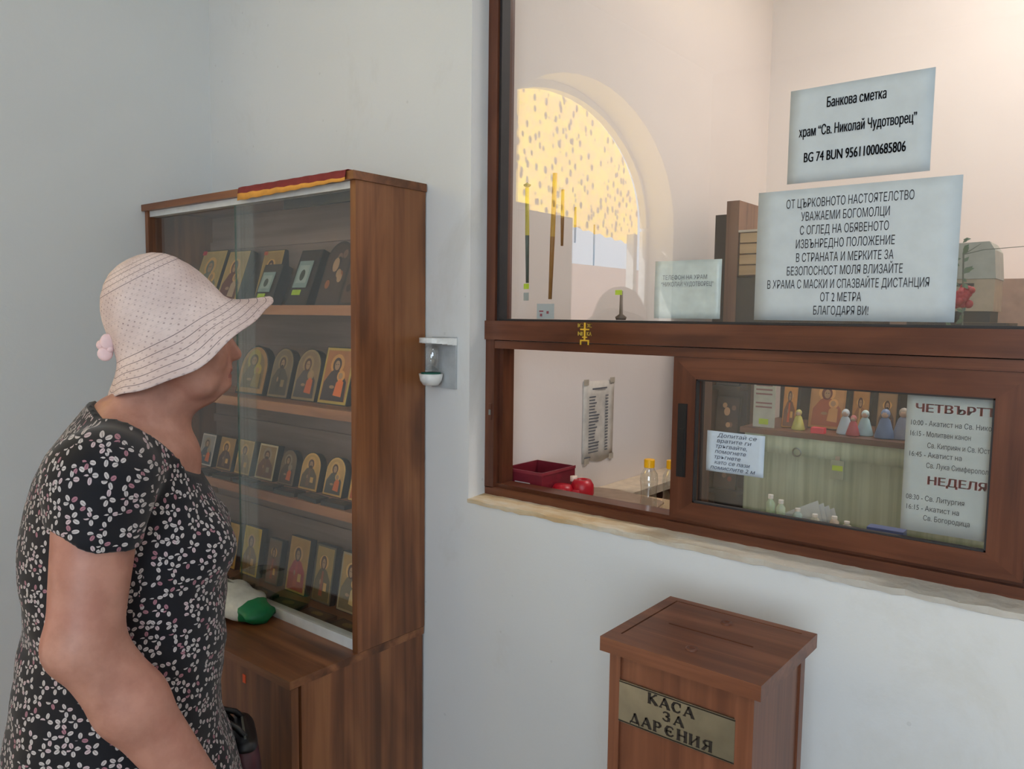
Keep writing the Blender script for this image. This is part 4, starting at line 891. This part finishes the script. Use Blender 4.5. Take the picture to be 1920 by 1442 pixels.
# ================================================================== PERSON
# ---- implicit surfaces on a rectilinear grid, meshed with surface nets
class Field:
    def __init__(s, xs, ys, zs):
        s.x, s.y, s.z = [np.asarray(a, np.float32) for a in (xs, ys, zs)]
        s.F = np.full((len(xs), len(ys), len(zs)), .08, np.float32)
    def sl(s, lo, hi):
        r = []
        for a, l, h in zip((s.x, s.y, s.z), lo, hi):
            i0 = int(np.searchsorted(a, l)); i1 = int(np.searchsorted(a, h)); r.append(slice(i0, max(i0, i1)))
        return tuple(r)
    def grid(s, sl):
        return s.x[sl[0]][:, None, None], s.y[sl[1]][None, :, None], s.z[sl[2]][None, None, :]
    def add(s, fn, lo, hi, k=.02, mode='u'):
        pad = .06; sl = s.sl([a-pad for a in lo], [a+pad for a in hi])
        X, Y, Z = s.grid(sl); d = fn(X, Y, Z).astype(np.float32); f = s.F[sl]
        if mode == 's': d = -d; h = np.clip(.5-.5*(d-f)/k, 0, 1); s.F[sl] = f*h+d*(1-h)+k*h*(1-h) if False else np.maximum(f, d)
        else:
            h = np.clip(.5+.5*(f-d)/k, 0, 1); s.F[sl] = f*(1-h)+d*h-k*h*(1-h)
    def ell(s, c, r, k=.02, rot=0, mode='u'):
        m = max(r); ca, sa = math.cos(rot), math.sin(rot)
        def fn(X, Y, Z):
            x, z = X-c[0], Z-c[2]; x, z = x*ca+z*sa, -x*sa+z*ca; y = Y-c[1]
            q = np.sqrt((x/r[0])**2+(y/r[1])**2+(z/r[2])**2); g = np.sqrt((x/r[0]**2)**2+(y/r[1]**2)**2+(z/r[2]**2)**2)+1e-6
            return q*(q-1)/g
        s.add(fn, [a-m for a in c], [a+m for a in c], k, mode)
    def cap(s, a, b, ra, rb, k=.02, mode='u'):
        a, b = np.array(a, float), np.array(b, float); ab = b-a; L = ab@ab
        def fn(X, Y, Z):
            t = np.clip(((X-a[0])*ab[0]+(Y-a[1])*ab[1]+(Z-a[2])*ab[2])/L, 0, 1)
            return np.sqrt((X-a[0]-t*ab[0])**2+(Y-a[1]-t*ab[1])**2+(Z-a[2]-t*ab[2])**2)-(ra+(rb-ra)*t)
        m = max(ra, rb); s.add(fn, np.minimum(a, b)-m, np.maximum(a, b)+m, k, mode)
    def loft(s, rows, k=.02, power=2.3, off=0):
        R_ = np.array(rows, float); zz = R_[:, 0]
        def fn(X, Y, Z):
            z = Z.ravel(); bk, ft, hw, cy = [np.interp(z, zz, R_[:, i])[None, None, :] for i in (1, 2, 3, 4)]
            cx = (bk+ft)/2; a = (ft-bk)/2+off; b = hw+off
            q = (np.abs((X-cx)/a)**power+np.abs((Y-cy)/b)**power)**(1/power)
            d = (q-1)*np.minimum(a, b)
            return np.maximum(d, np.maximum(Z-zz[-1]-off, zz[0]-Z))
        s.add(fn, (R_[:, 1].min()-.02, -R_[:, 3].max()-.02, zz[0]-.01), (R_[:, 2].max()+.02, R_[:, 3].max()+.02, zz[-1]+.01), k)
    def mesh(s):
        F = s.F; I = F < 0; nx, ny, nz = F.shape
        c = np.zeros((nx-1, ny-1, nz-1), np.int8)
        for i in (0, 1):
            for j in (0, 1):
                for k in (0, 1): c += I[i:nx-1+i, j:ny-1+j, k:nz-1+k]
        act = np.argwhere((c > 0) & (c < 8)); vid = np.full(c.shape, -1, np.int32); vid[tuple(act.T)] = np.arange(len(act))
        ax = (s.x, s.y, s.z); acc = np.zeros((len(act), 3)); cnt = np.zeros(len(act))
        for d in range(3):
            o1, o2 = [q for q in range(3) if q != d]
            for a in (0, 1):
                for b in (0, 1):
                    p = act.copy(); p[:, o1] += a; p[:, o2] += b; q = p.copy(); q[:, d] += 1
                    f0 = F[tuple(p.T)].astype(float); f1 = F[tuple(q.T)].astype(float); m = (f0 < 0) != (f1 < 0)
                    t = f0[m]/(f0[m]-f1[m]); P = np.stack([ax[e][p[m, e]] for e in range(3)], 1).astype(float)
                    P[:, d] += t*(ax[d][q[m, d]]-ax[d][p[m, d]]); acc[m] += P; cnt[m] += 1
        V = acc/cnt[:, None]; quads = []
        for d in range(3):
            o1, o2 = (d+1) % 3, (d+2) % 3; sl0 = [slice(None)]*3; sl1 = [slice(None)]*3; sl0[d] = slice(0, -1); sl1[d] = slice(1, None)
            A, Bq = I[tuple(sl0)], I[tuple(sl1)]; e = np.argwhere(A != Bq)
            ok = (e[:, o1] > 0) & (e[:, o2] > 0) & (e[:, o1] < F.shape[o1]-1) & (e[:, o2] < F.shape[o2]-1); e = e[ok]; ins = A[tuple(e.T)]
            def idx(a, b): p = e.copy(); p[:, o1] -= a; p[:, o2] -= b; return vid[tuple(p.T)]
            q = np.stack([idx(0, 0), idx(1, 0), idx(1, 1), idx(0, 1)], 1); q[~ins] = q[~ins][:, ::-1]; quads.append(q)
        return V, np.concatenate(quads)
def to_mesh(name, V, Q, relax=2):
    for _ in range(relax):   # Laplacian relax on the quads
        acc = np.zeros_like(V); cnt = np.zeros(len(V))
        for a, b in ((0, 1), (1, 2), (2, 3), (3, 0)):
            np.add.at(acc, Q[:, a], V[Q[:, b]]); np.add.at(acc, Q[:, b], V[Q[:, a]]); np.add.at(cnt, Q[:, a], 1); np.add.at(cnt, Q[:, b], 1)
        V = V*.5+.5*acc/np.maximum(cnt, 1)[:, None]
    me = bpy.data.meshes.new(name); me.vertices.add(len(V)); me.vertices.foreach_set('co', V.astype(np.float32).ravel())
    me.loops.add(len(Q)*4); me.loops.foreach_set('vertex_index', Q.astype(np.int32).ravel()); me.polygons.add(len(Q))
    me.polygons.foreach_set('loop_start', np.arange(0, len(Q)*4, 4, dtype=np.int32)); me.update(calc_edges=True); me.validate()
    me.polygons.foreach_set('use_smooth', [True]*len(me.polygons)); return me, V
PR = R(62.0)
wom = empty('person', (-1.3189, -.7048, 0), PR, 'woman in pink sun hat and black floral dress looking at the window', 'person')
TORSO = [  # z, back x, front x, half width, centre y   (outer surface of the dress)
 (.45, -.215, .185, .235, 0), (.60, -.210, .178, .230, 0), (.67, -.201, .168, .222, 0), (.75, -.197, .152, .212, 0), (.80, -.195, .137, .206, 0), (.85, -.186, .136, .198, 0), (.91, -.176, .143, .186, 0),
 (.95, -.168, .147, .180, 0), (1.0, -.161, .150, .175, 0), (1.05, -.164, .151, .173, 0), (1.11, -.164, .158, .172, 0), (1.14, -.160, .154, .170, 0), (1.19, -.151, .130, .166, 0),
 (1.23, -.140, .108, .160, 0), (1.27, -.121, .092, .150, 0), (1.30, -.098, .080, .128, 0), (1.33, -.075, .066, .085, 0), (1.352, -.058, .058, .060, 0)]
RS, RE, RW = (-.030, -.180, 1.250), (-.053, -.222, 1.030), (.098, -.222, .768)
LS, LE, LW = (-.030, .180, 1.250), (-.020, .232, 1.010), (.056, .112, .842)
def seq(*segs):
    out = []
    for a, b, st in segs: out += list(np.arange(a, b, st))
    return out
def arm(f, sh, el, wr, off=0, upper_only=False):
    f.ell((sh[0], sh[1]*.93, sh[2]), (.066+off, .056+off, .070+off), .03)
    f.cap(sh, el, .060+off, .049+off, .025)
    if upper_only: return
    m = tuple((np.array(el)*.62+np.array(wr)*.38))
    f.cap(el, m, .048, .050, .02); f.cap(m, wr, .049, .034, .02)
def hand(f, wr, d, up_, side, curl, grip=False):
    """palm + four fingers + thumb; d = pointing direction, up_ = back of the hand, side = thumb side"""
    wr, d, up_, side = [np.array(v, float) for v in (wr, d, up_, side)]; d /= np.linalg.norm(d); up_ -= up_@d*d; up_ /= np.linalg.norm(up_); side = side-side@d*d-side@up_*up_; side /= np.linalg.norm(side)
    for s_ in (-.026, -.009, .009, .026): f.cap(wr+d*.012+side*s_*.6, wr+d*.082+side*s_, .014, .0115, .010)
    L = [.062, .072, .078, .070]
    for s_, l in zip((-.028, -.0095, .0095, .028), L):
        p = wr+d*.084+side*s_; dd_ = d.copy(); u = -up_; ang = 0
        for seg, fr_ in enumerate((.45, .32, .25)):
            ang += curl*(1.0 if seg else .7); v = d*math.cos(ang)+u*math.sin(ang); q = p+v*l*fr_
            f.cap(p, q, .0088-.0008*seg, .0082-.0008*seg, .004); p = q
    p = wr+d*.022+side*.026; v = d*.72+side*.62-up_*.25; q = p+v*.042; f.cap(p, q, .0125, .0105, .008); v2 = d*.93+side*.1-up_*.35*(1+curl); q2 = q+v2*.030; f.cap(q, q2, .0100, .0082, .005)
fb = Field(seq((-.24, .30, .0042)), seq((-.29, -.092, .0055), (-.092, .092, .0036), (.092, .30, .0055)), seq((-.01, .55, .009), (.55, .80, .0048), (.80, 1.32, .0075), (1.32, 1.60, .0032)))
fb.loft([(r[0], r[1]+.013, r[2]-.013, r[3]-.013, 0) for r in TORSO if r[0] > .7], .02)
# neck, chest, head
fb.ell((.018, 0, 1.265), (.088, .105, .055), .03); fb.cap((.055, 0, 1.24), (.030, 0, 1.30), .052, .05, .03)
fb.cap((.012, 0, 1.28), (.060, 0, 1.405), .062, .050, .030)
fb.cap((-.02, -.09, 1.285), (.005, -.03, 1.330), .036, .036, .03); fb.cap((-.02, .09, 1.285), (.005, .03, 1.330), .036, .036, .03)
fb.ell((.070, 0, 1.488), (.088, .072, .080), .02); fb.ell((.095, 0, 1.435), (.066, .060, .062), .02)
fb.ell((.108, 0, 1.392), (.050, .048, .034), .02); fb.cap((.075, 0, 1.352), (.118, 0, 1.366), .030, .024, .03)
fb.ell((.146, 0, 1.379), (.018, .020, .015), .014)
for s_ in (1, -1):
    fb.ell((.128, s_*.036, 1.424), (.026, .022, .024), .016); fb.ell((.140, s_*.032, 1.478), (.022, .026, .010), .014)
    fb.cap((.112, s_*.040, 1.385), (.060, s_*.052, 1.425), .024, .022, .02)
    fb.ell((.158, s_*.030, 1.459), (.013, .015, .011), .01, mode='s')
    fb.ell((.1500, s_*.0115, 1.4195), (.012, .0085, .0085), .006)
    fb.ell((.062, s_*.0745, 1.452), (.017, .008, .030), .006); fb.ell((.060, s_*.080, 1.455), (.010, .006, .018), .003, mode='s')
for s_ in (1, -1): fb.ell((.1470, s_*.030, 1.4665), (.0135, .0150, .0060), .002); fb.ell((.1465, s_*.030, 1.4515), (.0125, .0140, .0045), .002)
fb.cap((.151, 0, 1.468), (.171, 0, 1.429), .009, .0115, .010)
for s_ in (1, -1): fb.ell((.1655, s_*.0085, 1.4145), (.006, .0036, .004), .003, mode='s')
fb.ell((.1500, 0, 1.404), (.015, .022, .013), .012); fb.ell((.1570, 0, 1.4015), (.0085, .020, .0050), .005); fb.ell((.1550, 0, 1.3915), (.0085, .017, .0052), .005)
fb.cap((.1635, -.018, 1.3965), (.1635, .018, 1.3965), .0014, .0014, .002, 's')
arm(fb, RS, RE, RW); arm(fb, LS, LE, LW)
fb.ell((RE[0]-.014, RE[1], RE[2]-.004), (.034, .036, .034), .02)
hand(fb, RW, (.35, .10, -.93), (.5, -.86, 0), (.86, .5, .3), .42)
hand(fb, LW, (.42, -.10, -.90), (.35, .93, 0), (.9, -.3, .2), .95)
for s_ in (1, -1):
    fb.cap((-.02, s_*.085, .72), (-.01, s_*.085, .42), .085, .060, .02); fb.cap((-.01, s_*.085, .42), (-.03, s_*.085, .09), .058, .036, .02)
    fb.cap((-.03, s_*.085, .055), (.10, s_*.09, .035), .034, .026, .015); fb.cap((.02, s_*.085, .035), (-.055, s_*.085, .035), .030, .028, .012)
V, Q = fb.mesh()
me, V = to_mesh('body', V, Q, 2)
def skinmat():
    q = NM('skin', .48, 0, .4); v = q.coord()
    n = q.noise(v, 22, 5, .6); n2 = q.noise(v, 5, 3, .5)
    c = q.ramp(n, [(.35, lin((168, 119, 103))), (.65, lin((188, 139, 122)))])
    c = q.mix(q.math('MULTIPLY', q.math('SUBTRACT', n2, .45, clamp=True), 1.6, clamp=True), c, lin((176, 108, 94)))
    q.color(c); q.b.inputs['Subsurface Weight'].default_value = .12; q.b.inputs['Subsurface Radius'].default_value = (.012, .005, .003); q.b.inputs['Subsurface Scale'].default_value = .6
    q.bump(q.noise(v, 160, 4, .6), .12, .001); return q.m
lips = flat((150, 92, 84), .5)
body = link('body', me, [skinmat(), lips], wom)
cen = np.zeros(len(me.polygons)*3, np.float32); me.polygons.foreach_get('center', cen); cen = cen.reshape(-1, 3)
lipm = ((np.abs(cen[:, 1]) < .019) & (cen[:, 0] > .154) & (cen[:, 2] > 1.3875) & (cen[:, 2] < 1.4055)).astype(np.int32); me.polygons.foreach_set('material_index', lipm)
for s_ in (1, -1):
    bm = bmesh.new(); ball(bm, (.1475, s_*.030, 1.459), .0115, 0, 16)
    for f in bm.faces:
        c = f.calc_center_median()-Vector((.1475, s_*.030, 1.459)); r_ = math.hypot(c.y, c.z)
        f.material_index = 2 if (c.x > 0 and r_ < .0025) else (1 if (c.x > 0 and r_ < .0055) else 0)
    obj('eye', bm, [flat((214, 206, 200), .2), flat((84, 60, 44), .2), flat((14, 12, 12), .2)], wom, smooth=True)
    obj('eyebrow', tube(bmesh.new(), [(.150, s_*.048, 1.480), (.1595, s_*.032, 1.4845), (.1600, s_*.016, 1.481)], [.0016, .0028, .002], 6), flat((110, 100, 94), .8), wom, smooth=True)
# ---- dress
fd = Field(seq((-.26, .24, .0052)), seq((-.30, .301, .0052)), seq((.44, 1.40, .0052)))
fd.loft(TORSO, .02)
fd.ell((.075, -.068, 1.108), (.085, .078, .062), .03); fd.ell((.075, .068, 1.108), (.085, .078, .062), .03)
fd.ell((.018, 0, 1.265), (.100, .113, .063), .03)
fd.cap((-.02, -.09, 1.285), (.005, -.03, 1.330), .044, .043, .03); fd.cap((-.02, .09, 1.285), (.005, .03, 1.330), .044, .043, .03)
# sleeves, hemmed by slanting planes
fs = Field(fd.x, fd.y, fd.z)
for sh, el in ((RS, RE), (LS, LE)): arm(fs, sh, el, el, .009, True)
X, Y, Z = fs.grid((slice(None),)*3)
hem = (1.172-.30*(X+.03)+.006*np.sin(X*60))-Z
fs.F = np.maximum(fs.F, hem.astype(np.float32))
k = (.004+.048*np.clip((Z-1.20)/.06, 0, 1)).astype(np.float32); h = np.clip(.5+.5*(fd.F-fs.F)/k, 0, 1); both = fd.F*(1-h)+fs.F*h-k*h*(1-h)
# drape wrinkles
ang = np.arctan2(Y, X)
wr = .0026*np.sin(ang*5+Z*34)*np.exp(-((Z-1.0)/.13)**2)+.0030*np.sin(ang*11+Z*6)*np.clip((.95-Z)/.3, 0, 1)+.0018*np.sin((X+Y*.4)*70-Z*40)*np.exp(-((Z-1.16)/.06)**2)+.0016*np.sin(Z*95+X*22)*np.exp(-((Z-.98)/.10)**2)
both = both+wr
neck = Z-(1.3445-.775*(X+.046)+1.3*np.clip(np.abs(Y)-.088, 0, 1)+.06*np.clip(-X-.03, 0, 1))
fd.F = np.maximum(both, neck).astype(np.float32)
V, Q = fd.mesh(); me, V = to_mesh('dress', V, Q, 1)
def dressmat():
    q = NM('dress_print', .75, 0, .25)
    uv = q.n('ShaderNodeUVMap'); uv.uv_map = 'print'
    mp = q.n('ShaderNodeMapping'); mp.inputs['Scale'].default_value = (1/.0212,)*3; q.l(uv.outputs[0], mp.inputs[0])
    def layer(off, seed):
        m2 = q.n('ShaderNodeMapping'); m2.inputs['Location'].default_value = off; q.l(mp.outputs[0], m2.inputs[0])
        vo = q.n('ShaderNodeTexVoronoi', voronoi_dimensions='2D'); vo.inputs['Scale'].default_value = 1; vo.inputs['Randomness'].default_value = .62; q.l(m2.outputs[0], vo.inputs['Vector'])
        sub = q.n('ShaderNodeVectorMath', operation='SUBTRACT'); q.l(m2.outputs[0], sub.inputs[0]); q.l(vo.outputs['Position'], sub.inputs[1])
        sx = q.n('ShaderNodeSeparateXYZ'); q.l(sub.outputs[0], sx.inputs[0]); sc = q.n('ShaderNodeSeparateColor'); q.l(vo.outputs['Color'], sc.inputs[0])
        x, y = sx.outputs[0], sx.outputs[1]; r_ = q.math('SQRT', q.math('ADD', q.math('MULTIPLY', x, x), q.math('MULTIPLY', y, y)))
        th = q.math('ADD', q.math('ARCTAN2', y, x), q.math('MULTIPLY', sc.outputs[0], 6.283)); th = q.math('ADD', th, 12.566)
        s3 = q.math('DIVIDE', th, 2.0944*.82); idx = q.math('FLOOR', s3); tf = q.math('MULTIPLY', q.math('SUBTRACT', q.math('FRACT', s3), .5), 2.0944*.82)
        qx = q.math('MULTIPLY', r_, q.math('COSINE', tf)); qy = q.math('MULTIPLY', r_, q.math('SINE', tf))
        e1 = q.math('DIVIDE', q.math('SUBTRACT', qx, .290), .190); e2 = q.math('DIVIDE', qy, .130)
        e = q.math('ADD', q.math('MULTIPLY', e1, e1), q.math('MULTIPLY', e2, e2)); petal = q.math('LESS_THAN', e, 1)
        vein = q.math('MULTIPLY', q.math('LESS_THAN', q.math('ABSOLUTE', qy), .014), q.math('LESS_THAN', qx, .40))
        rnd_ = q.math('FRACT', q.math('MULTIPLY', q.math('ADD', sc.outputs[1], q.math('MULTIPLY', idx, .37)), 7.13))
        drop = q.math('LESS_THAN', rnd_, .90)
        return q.math('MULTIPLY', petal, drop), vein, rnd_
    p1, v1, r1 = layer((0, 0, 0), 0)
    tint = q.mix(q.math('GREATER_THAN', r1, .62), lin((190, 183, 182)), lin((160, 112, 124)))
    tint = q.mix(q.math('GREATER_THAN', r1, .74), tint, lin((192, 172, 176)))
    tint = q.mix(q.math('MULTIPLY', v1, .8), tint, lin((40, 36, 44)))
    uv2 = q.n('ShaderNodeUVMap'); uv2.uv_map = 'print'
    na = q.n('ShaderNodeAttribute'); na.attribute_name = 'neckline'
    c = q.mix(q.math('MULTIPLY', p1, q.math('LESS_THAN', na.outputs['Fac'], -.0085)), lin((19, 19, 26)), tint); q.color(c)
    q.b.inputs['Sheen Weight'].default_value = .15
    q.bump(q.noise(q.coord('Object', (1, 1, 1)), 420, 2), .1, .0006); return q.m
dress = link('dress', me, [dressmat(), flat((16, 16, 20), .75)], wom)
def armdist(V, a, b):
    a, b = np.array(a), np.array(b); ab = b-a; t = np.clip((V-a)@ab/(ab@ab), 0, 1.2); return np.linalg.norm(V-a-t[:, None]*ab, axis=1)
uvl = me.uv_layers.new(name='print')
vi = np.zeros(len(me.loops), np.int32); me.loops.foreach_get('vertex_index', vi)
P3 = np.zeros(len(me.vertices)*3, np.float32); me.vertices.foreach_get('co', P3); P3 = P3.reshape(-1, 3).astype(float)
pc = np.zeros(len(me.polygons)*3, np.float32); me.polygons.foreach_get('center', pc); pc = pc.reshape(-1, 3).astype(float)
U = np.stack([np.arctan2(P3[:, 1], P3[:, 0]+.01)*.178, P3[:, 2]], 1)
onarm = ((armdist(pc, RS, RE) < .075) & (pc[:, 1] < -.172+.25*(pc[:, 2]-1.22)*(pc[:, 2] > 1.22))) | ((armdist(pc, LS, LE) < .075) & (pc[:, 1] > .172-.25*(pc[:, 2]-1.22)*(pc[:, 2] > 1.22)))
ay = np.abs(P3[:, 1]); UA = np.stack([P3[:, 0]*1.05+3.013+(ay-.24)*.9*np.clip(-(P3[:, 0]+.05)/.045, 0, 1), np.where(P3[:, 2] < 1.235, P3[:, 2], 1.235+.07*np.arctan2(P3[:, 2]-1.235, ay-.160))+.4], 1)
Uloop = np.where(np.repeat(onarm, 4)[:, None], UA[vi], U[vi])
# keep the seam at the back (atan2 wrap) from smearing
ul = Uloop.reshape(-1, 4, 2); wrapf = (ul[:, :, 0].max(1)-ul[:, :, 0].min(1)) > .5; ul[wrapf, :, 0] = np.where(ul[wrapf, :, 0] < 0, ul[wrapf, :, 0]+2*math.pi*.178, ul[wrapf, :, 0])
uvl.data.foreach_set('uv', ul.astype(np.float32).ravel())
pv = P3; nv = pv[:, 2]-(1.3445-.775*(pv[:, 0]+.046)+1.3*np.clip(np.abs(pv[:, 1])-.088, 0, 1)+.06*np.clip(-pv[:, 0]-.03, 0, 1))
at = me.attributes.new('neckline', 'FLOAT', 'POINT'); at.data.foreach_set('value', nv.astype(np.float32))
# dress strap peeking at the nape
# ---- hat
PRO = [(0, .147), (.018, .1455), (.036, .140), (.054, .129), (.068, .115), (.078, .098), (.085, .080), (.090, .062), (.095, .042), (.100, .024), (.105, .014), (.113, .006), (.124, -.002), (.136, -.009), (.147, -.0145), (.155, -.0185)]
pr_ = np.array(PRO); seg = np.r_[0, np.cumsum(np.hypot(*np.diff(pr_, axis=0).T))]; nt_, na = 72, 144
bm = bmesh.new(); uvh = bm.loops.layers.uv.new('knit'); HT = R(30.2); hg = []; Ltot = seg[-1]
for i in range(nt_+1):
    L_ = Ltot*i/nt_; r0 = np.interp(L_, seg, pr_[:, 0]); z0 = np.interp(L_, seg, pr_[:, 1]); row = []
    br_ = max(0, (L_-seg[9])/(Ltot-seg[9]))
    for j in range(na):
        a = 2*math.pi*j/na; ca, sa = math.cos(a), math.sin(a)
        x = r0*ca*1.0+.012*br_; y = r0*sa*(.90-.06*br_)
        z = z0-br_**1.3*(.030*sa*sa*(1-.15*ca)+.010*max(0, -ca))+br_*(.0035*math.sin(a*5+.6)+.002*math.sin(a*9))
        if ca < 0 and br_ > 0: x -= 0
        x += .0012*math.sin(a*7+L_*60)*(1 if L_ > .03 else 0)
        row.append(bm.verts.new((.080+x*math.cos(HT)-z*math.sin(HT), y, 1.460+x*math.sin(HT)+z*math.cos(HT))))
    hg.append(row)
for i in range(nt_):
    for j in range(na):
        if i == 0 and False: continue
        k = (j+1) % na; f = bm.faces.new((hg[i][j], hg[i][k], hg[i+1][k], hg[i+1][j])) 
        for lp, (u_, v_) in zip(f.loops, ((j, i), (j+1, i), (j+1, i+1), (j, i+1))): lp[uvh].uv = (u_/na*2*math.pi*.09, v_/nt_*Ltot)
def hatmat():
    q = NM('knitted_sun_hat', .85, 0, .2); uv = q.n('ShaderNodeUVMap'); uv.uv_map = 'knit'; sp_ = q.n('ShaderNodeSeparateXYZ'); q.l(uv.outputs[0], sp_.inputs[0]); u, v = sp_.outputs[0], sp_.outputs[1]
    # seams: close set on the brim and the crown top, sparse on the side
    vm = q.math('ABSOLUTE', q.math('SUBTRACT', q.math('FRACT', q.math('DIVIDE', v, .0118)), .5)); seam = q.math('GREATER_THAN', vm, .455)
    zone = q.math('ADD', q.math('GREATER_THAN', v, .186), q.math('MULTIPLY', q.math('GREATER_THAN', v, .045), q.math('LESS_THAN', v, .088)), clamp=True)
    seam = q.math('MULTIPLY', seam, q.math('MULTIPLY_ADD', zone, .9, .12))
    rowi = q.math('FLOOR', q.math('DIVIDE', v, .0059)); uo = q.math('DIVIDE', q.math('ADD', u, q.math('MULTIPLY', rowi, .0061)), .0125)
    nu = q.math('ADD', uo, q.math('MULTIPLY', q.noise(uv.outputs[0], 60, 2), .5))
    du = q.math('ABSOLUTE', q.math('SUBTRACT', q.math('FRACT', nu), .5)); dv = q.math('ABSOLUTE', q.math('SUBTRACT', q.math('FRACT', q.math('DIVIDE', v, .0059)), .5))
    hole = q.math('LESS_THAN', q.math('ADD', q.math('MULTIPLY', du, 1.6), dv), .27)
    nz_ = q.noise(uv.outputs[0], 45, 3); hs = q.math('MULTIPLY', hole, q.math('MULTIPLY', q.math('SUBTRACT', nz_, .30, clamp=True), 1.8, clamp=True))
    base = q.ramp(q.noise(uv.outputs[0], 14, 3), [(.3, lin((198, 178, 174))), (.7, lin((219, 201, 196)))])
    c = q.mix(q.math('MULTIPLY', hs, .85), base, lin((110, 86, 88))); c = q.mix(q.math('MULTIPLY', seam, .85), c, lin((96, 84, 86)))
    q.color(c); hh = q.math('SUBTRACT', q.math('MULTIPLY', q.noise(uv.outputs[0], 700, 2), .25), q.math('ADD', hs, seam)); q.bump(hh, .5, .0016)
    q.b.inputs['Subsurface Weight'].default_value = .0; return q.m
HM = hatmat()
bmesh.ops.remove_doubles(bm, verts=hg[0], dist=.0001)
hat = obj('sun_hat', bm, HM, wom, smooth=True); md = hat.modifiers.new('t', 'SOLIDIFY'); md.thickness = .0022; md.offset = -1
tag(hat, 'pale pink knitted sun hat with a drooping brim')
rim_ = tube(bmesh.new(), [v for v in [Vector((0, 0, 0))]]*1+[], .002, 6) if False else None
bm = bmesh.new()
for (c, r3) in (((-.026, -.022, 1.452), (.011, .005, .013)), ((-.030, -.018, 1.432), (.012, .005, .012)), ((-.022, -.020, 1.440), (.006, .006, .006)), ((-.034, -.008, 1.446), (.010, .008, .009))): ball(bm, c, 1, 0, 14, r3)
tag(obj('hat_bow', bm, flat((226, 196, 198), .8), hat, smooth=True), 'small pink bow at the back of the hat')
# short hair hidden mostly under the hat
fh = Field(seq((-.06, .18, .004)), seq((-.10, .101, .004)), seq((1.38, 1.60, .004)))
fh.ell((.066, 0, 1.484), (.088, .076, .082), .01); X, Y, Z = fh.grid((slice(None),)*3)
fh.F = np.maximum(fh.F, (1.425+.60*(X-.0)-Z)).astype(np.float32); fh.F = np.maximum(fh.F, X-.125)
V, Q = fh.mesh(); mh, V = to_mesh('hair', V, Q, 1); link('hair', mh, flat((120, 108, 100), .8, 0, .2), wom)
for s_ in (1, -1):
    bm = bmesh.new(); prism(bm, [(-.082, .0), (.118, .0), (.135, .018), (.128, .045), (.07, .062), (.03, .085), (-.06, .09), (-.082, .06)], s_*.087-.042, s_*.087+.042)
    obj('shoe', bm, flat((40, 36, 38), .5), wom, bevel=.012, smooth=True)
# ---- handbag, hung from the far hand
hb = empty('handbag', tuple(Vector((-1.3189, -.7048, 0))+Matrix.Rotation(PR, 3, 'Z') @ Vector((.180, .10, .345))), PR, 'dark maroon handbag with a black top held in front of the woman', 'handbag')
bm = bmesh.new(); secs = [(-.0, .036, .080), (.03, .046, .094), (.16, .044, .094), (.30, .029, .077), (.340, .023, .070)]; g = []
for z, a, b in secs: g.append([bm.verts.new((a*math.copysign(abs(math.cos(t))**.7, math.cos(t)), b*math.copysign(abs(math.sin(t))**.55, math.sin(t)), z)) for t in np.linspace(0, 2*math.pi, 33)[:-1]])
for i in range(len(g)-1):
    for j in range(32): bm.faces.new((g[i][j], g[i][(j+1) % 32], g[i+1][(j+1) % 32], g[i+1][j]))
bm.faces.new(g[0][::-1]); bm.faces.new(g[-1])
obj('bag_body', bm, flat((70, 22, 36), .45), hb, smooth=True)
g = []; bm = bmesh.new()
for z, a, b in ((.336, .0245, .0715), (.341, .0235, .070), (.348, .019, .066), (.352, .010, .06)): g.append([bm.verts.new((a*math.copysign(abs(math.cos(t))**.7, math.cos(t)), b*math.copysign(abs(math.sin(t))**.55, math.sin(t)), z)) for t in np.linspace(0, 2*math.pi, 33)[:-1]])
for i in range(3):
    for j in range(32): bm.faces.new((g[i][j], g[i][(j+1) % 32], g[i+1][(j+1) % 32], g[i+1][j]))
bm.faces.new(g[-1]); bm.faces.new(g[0][::-1])
obj('top_band', bm, flat((20, 20, 26), .4), hb, smooth=True)
for x in (-.012, .012):
    obj('handle', tube(bmesh.new(), [(x, -.04, .335), (x*.8-.022, -.03, .366), (x*.4-.05, -.01, .384), (x*.4-.05, .03, .384), (x*.8-.022, .04, .366), (x, .05, .335)], .006, 8), flat((20, 20, 24), .4), hb, smooth=True)
obj('zip', B(-.002, .002, -.05, .05, .3522, .3540), M['steel'], hb)
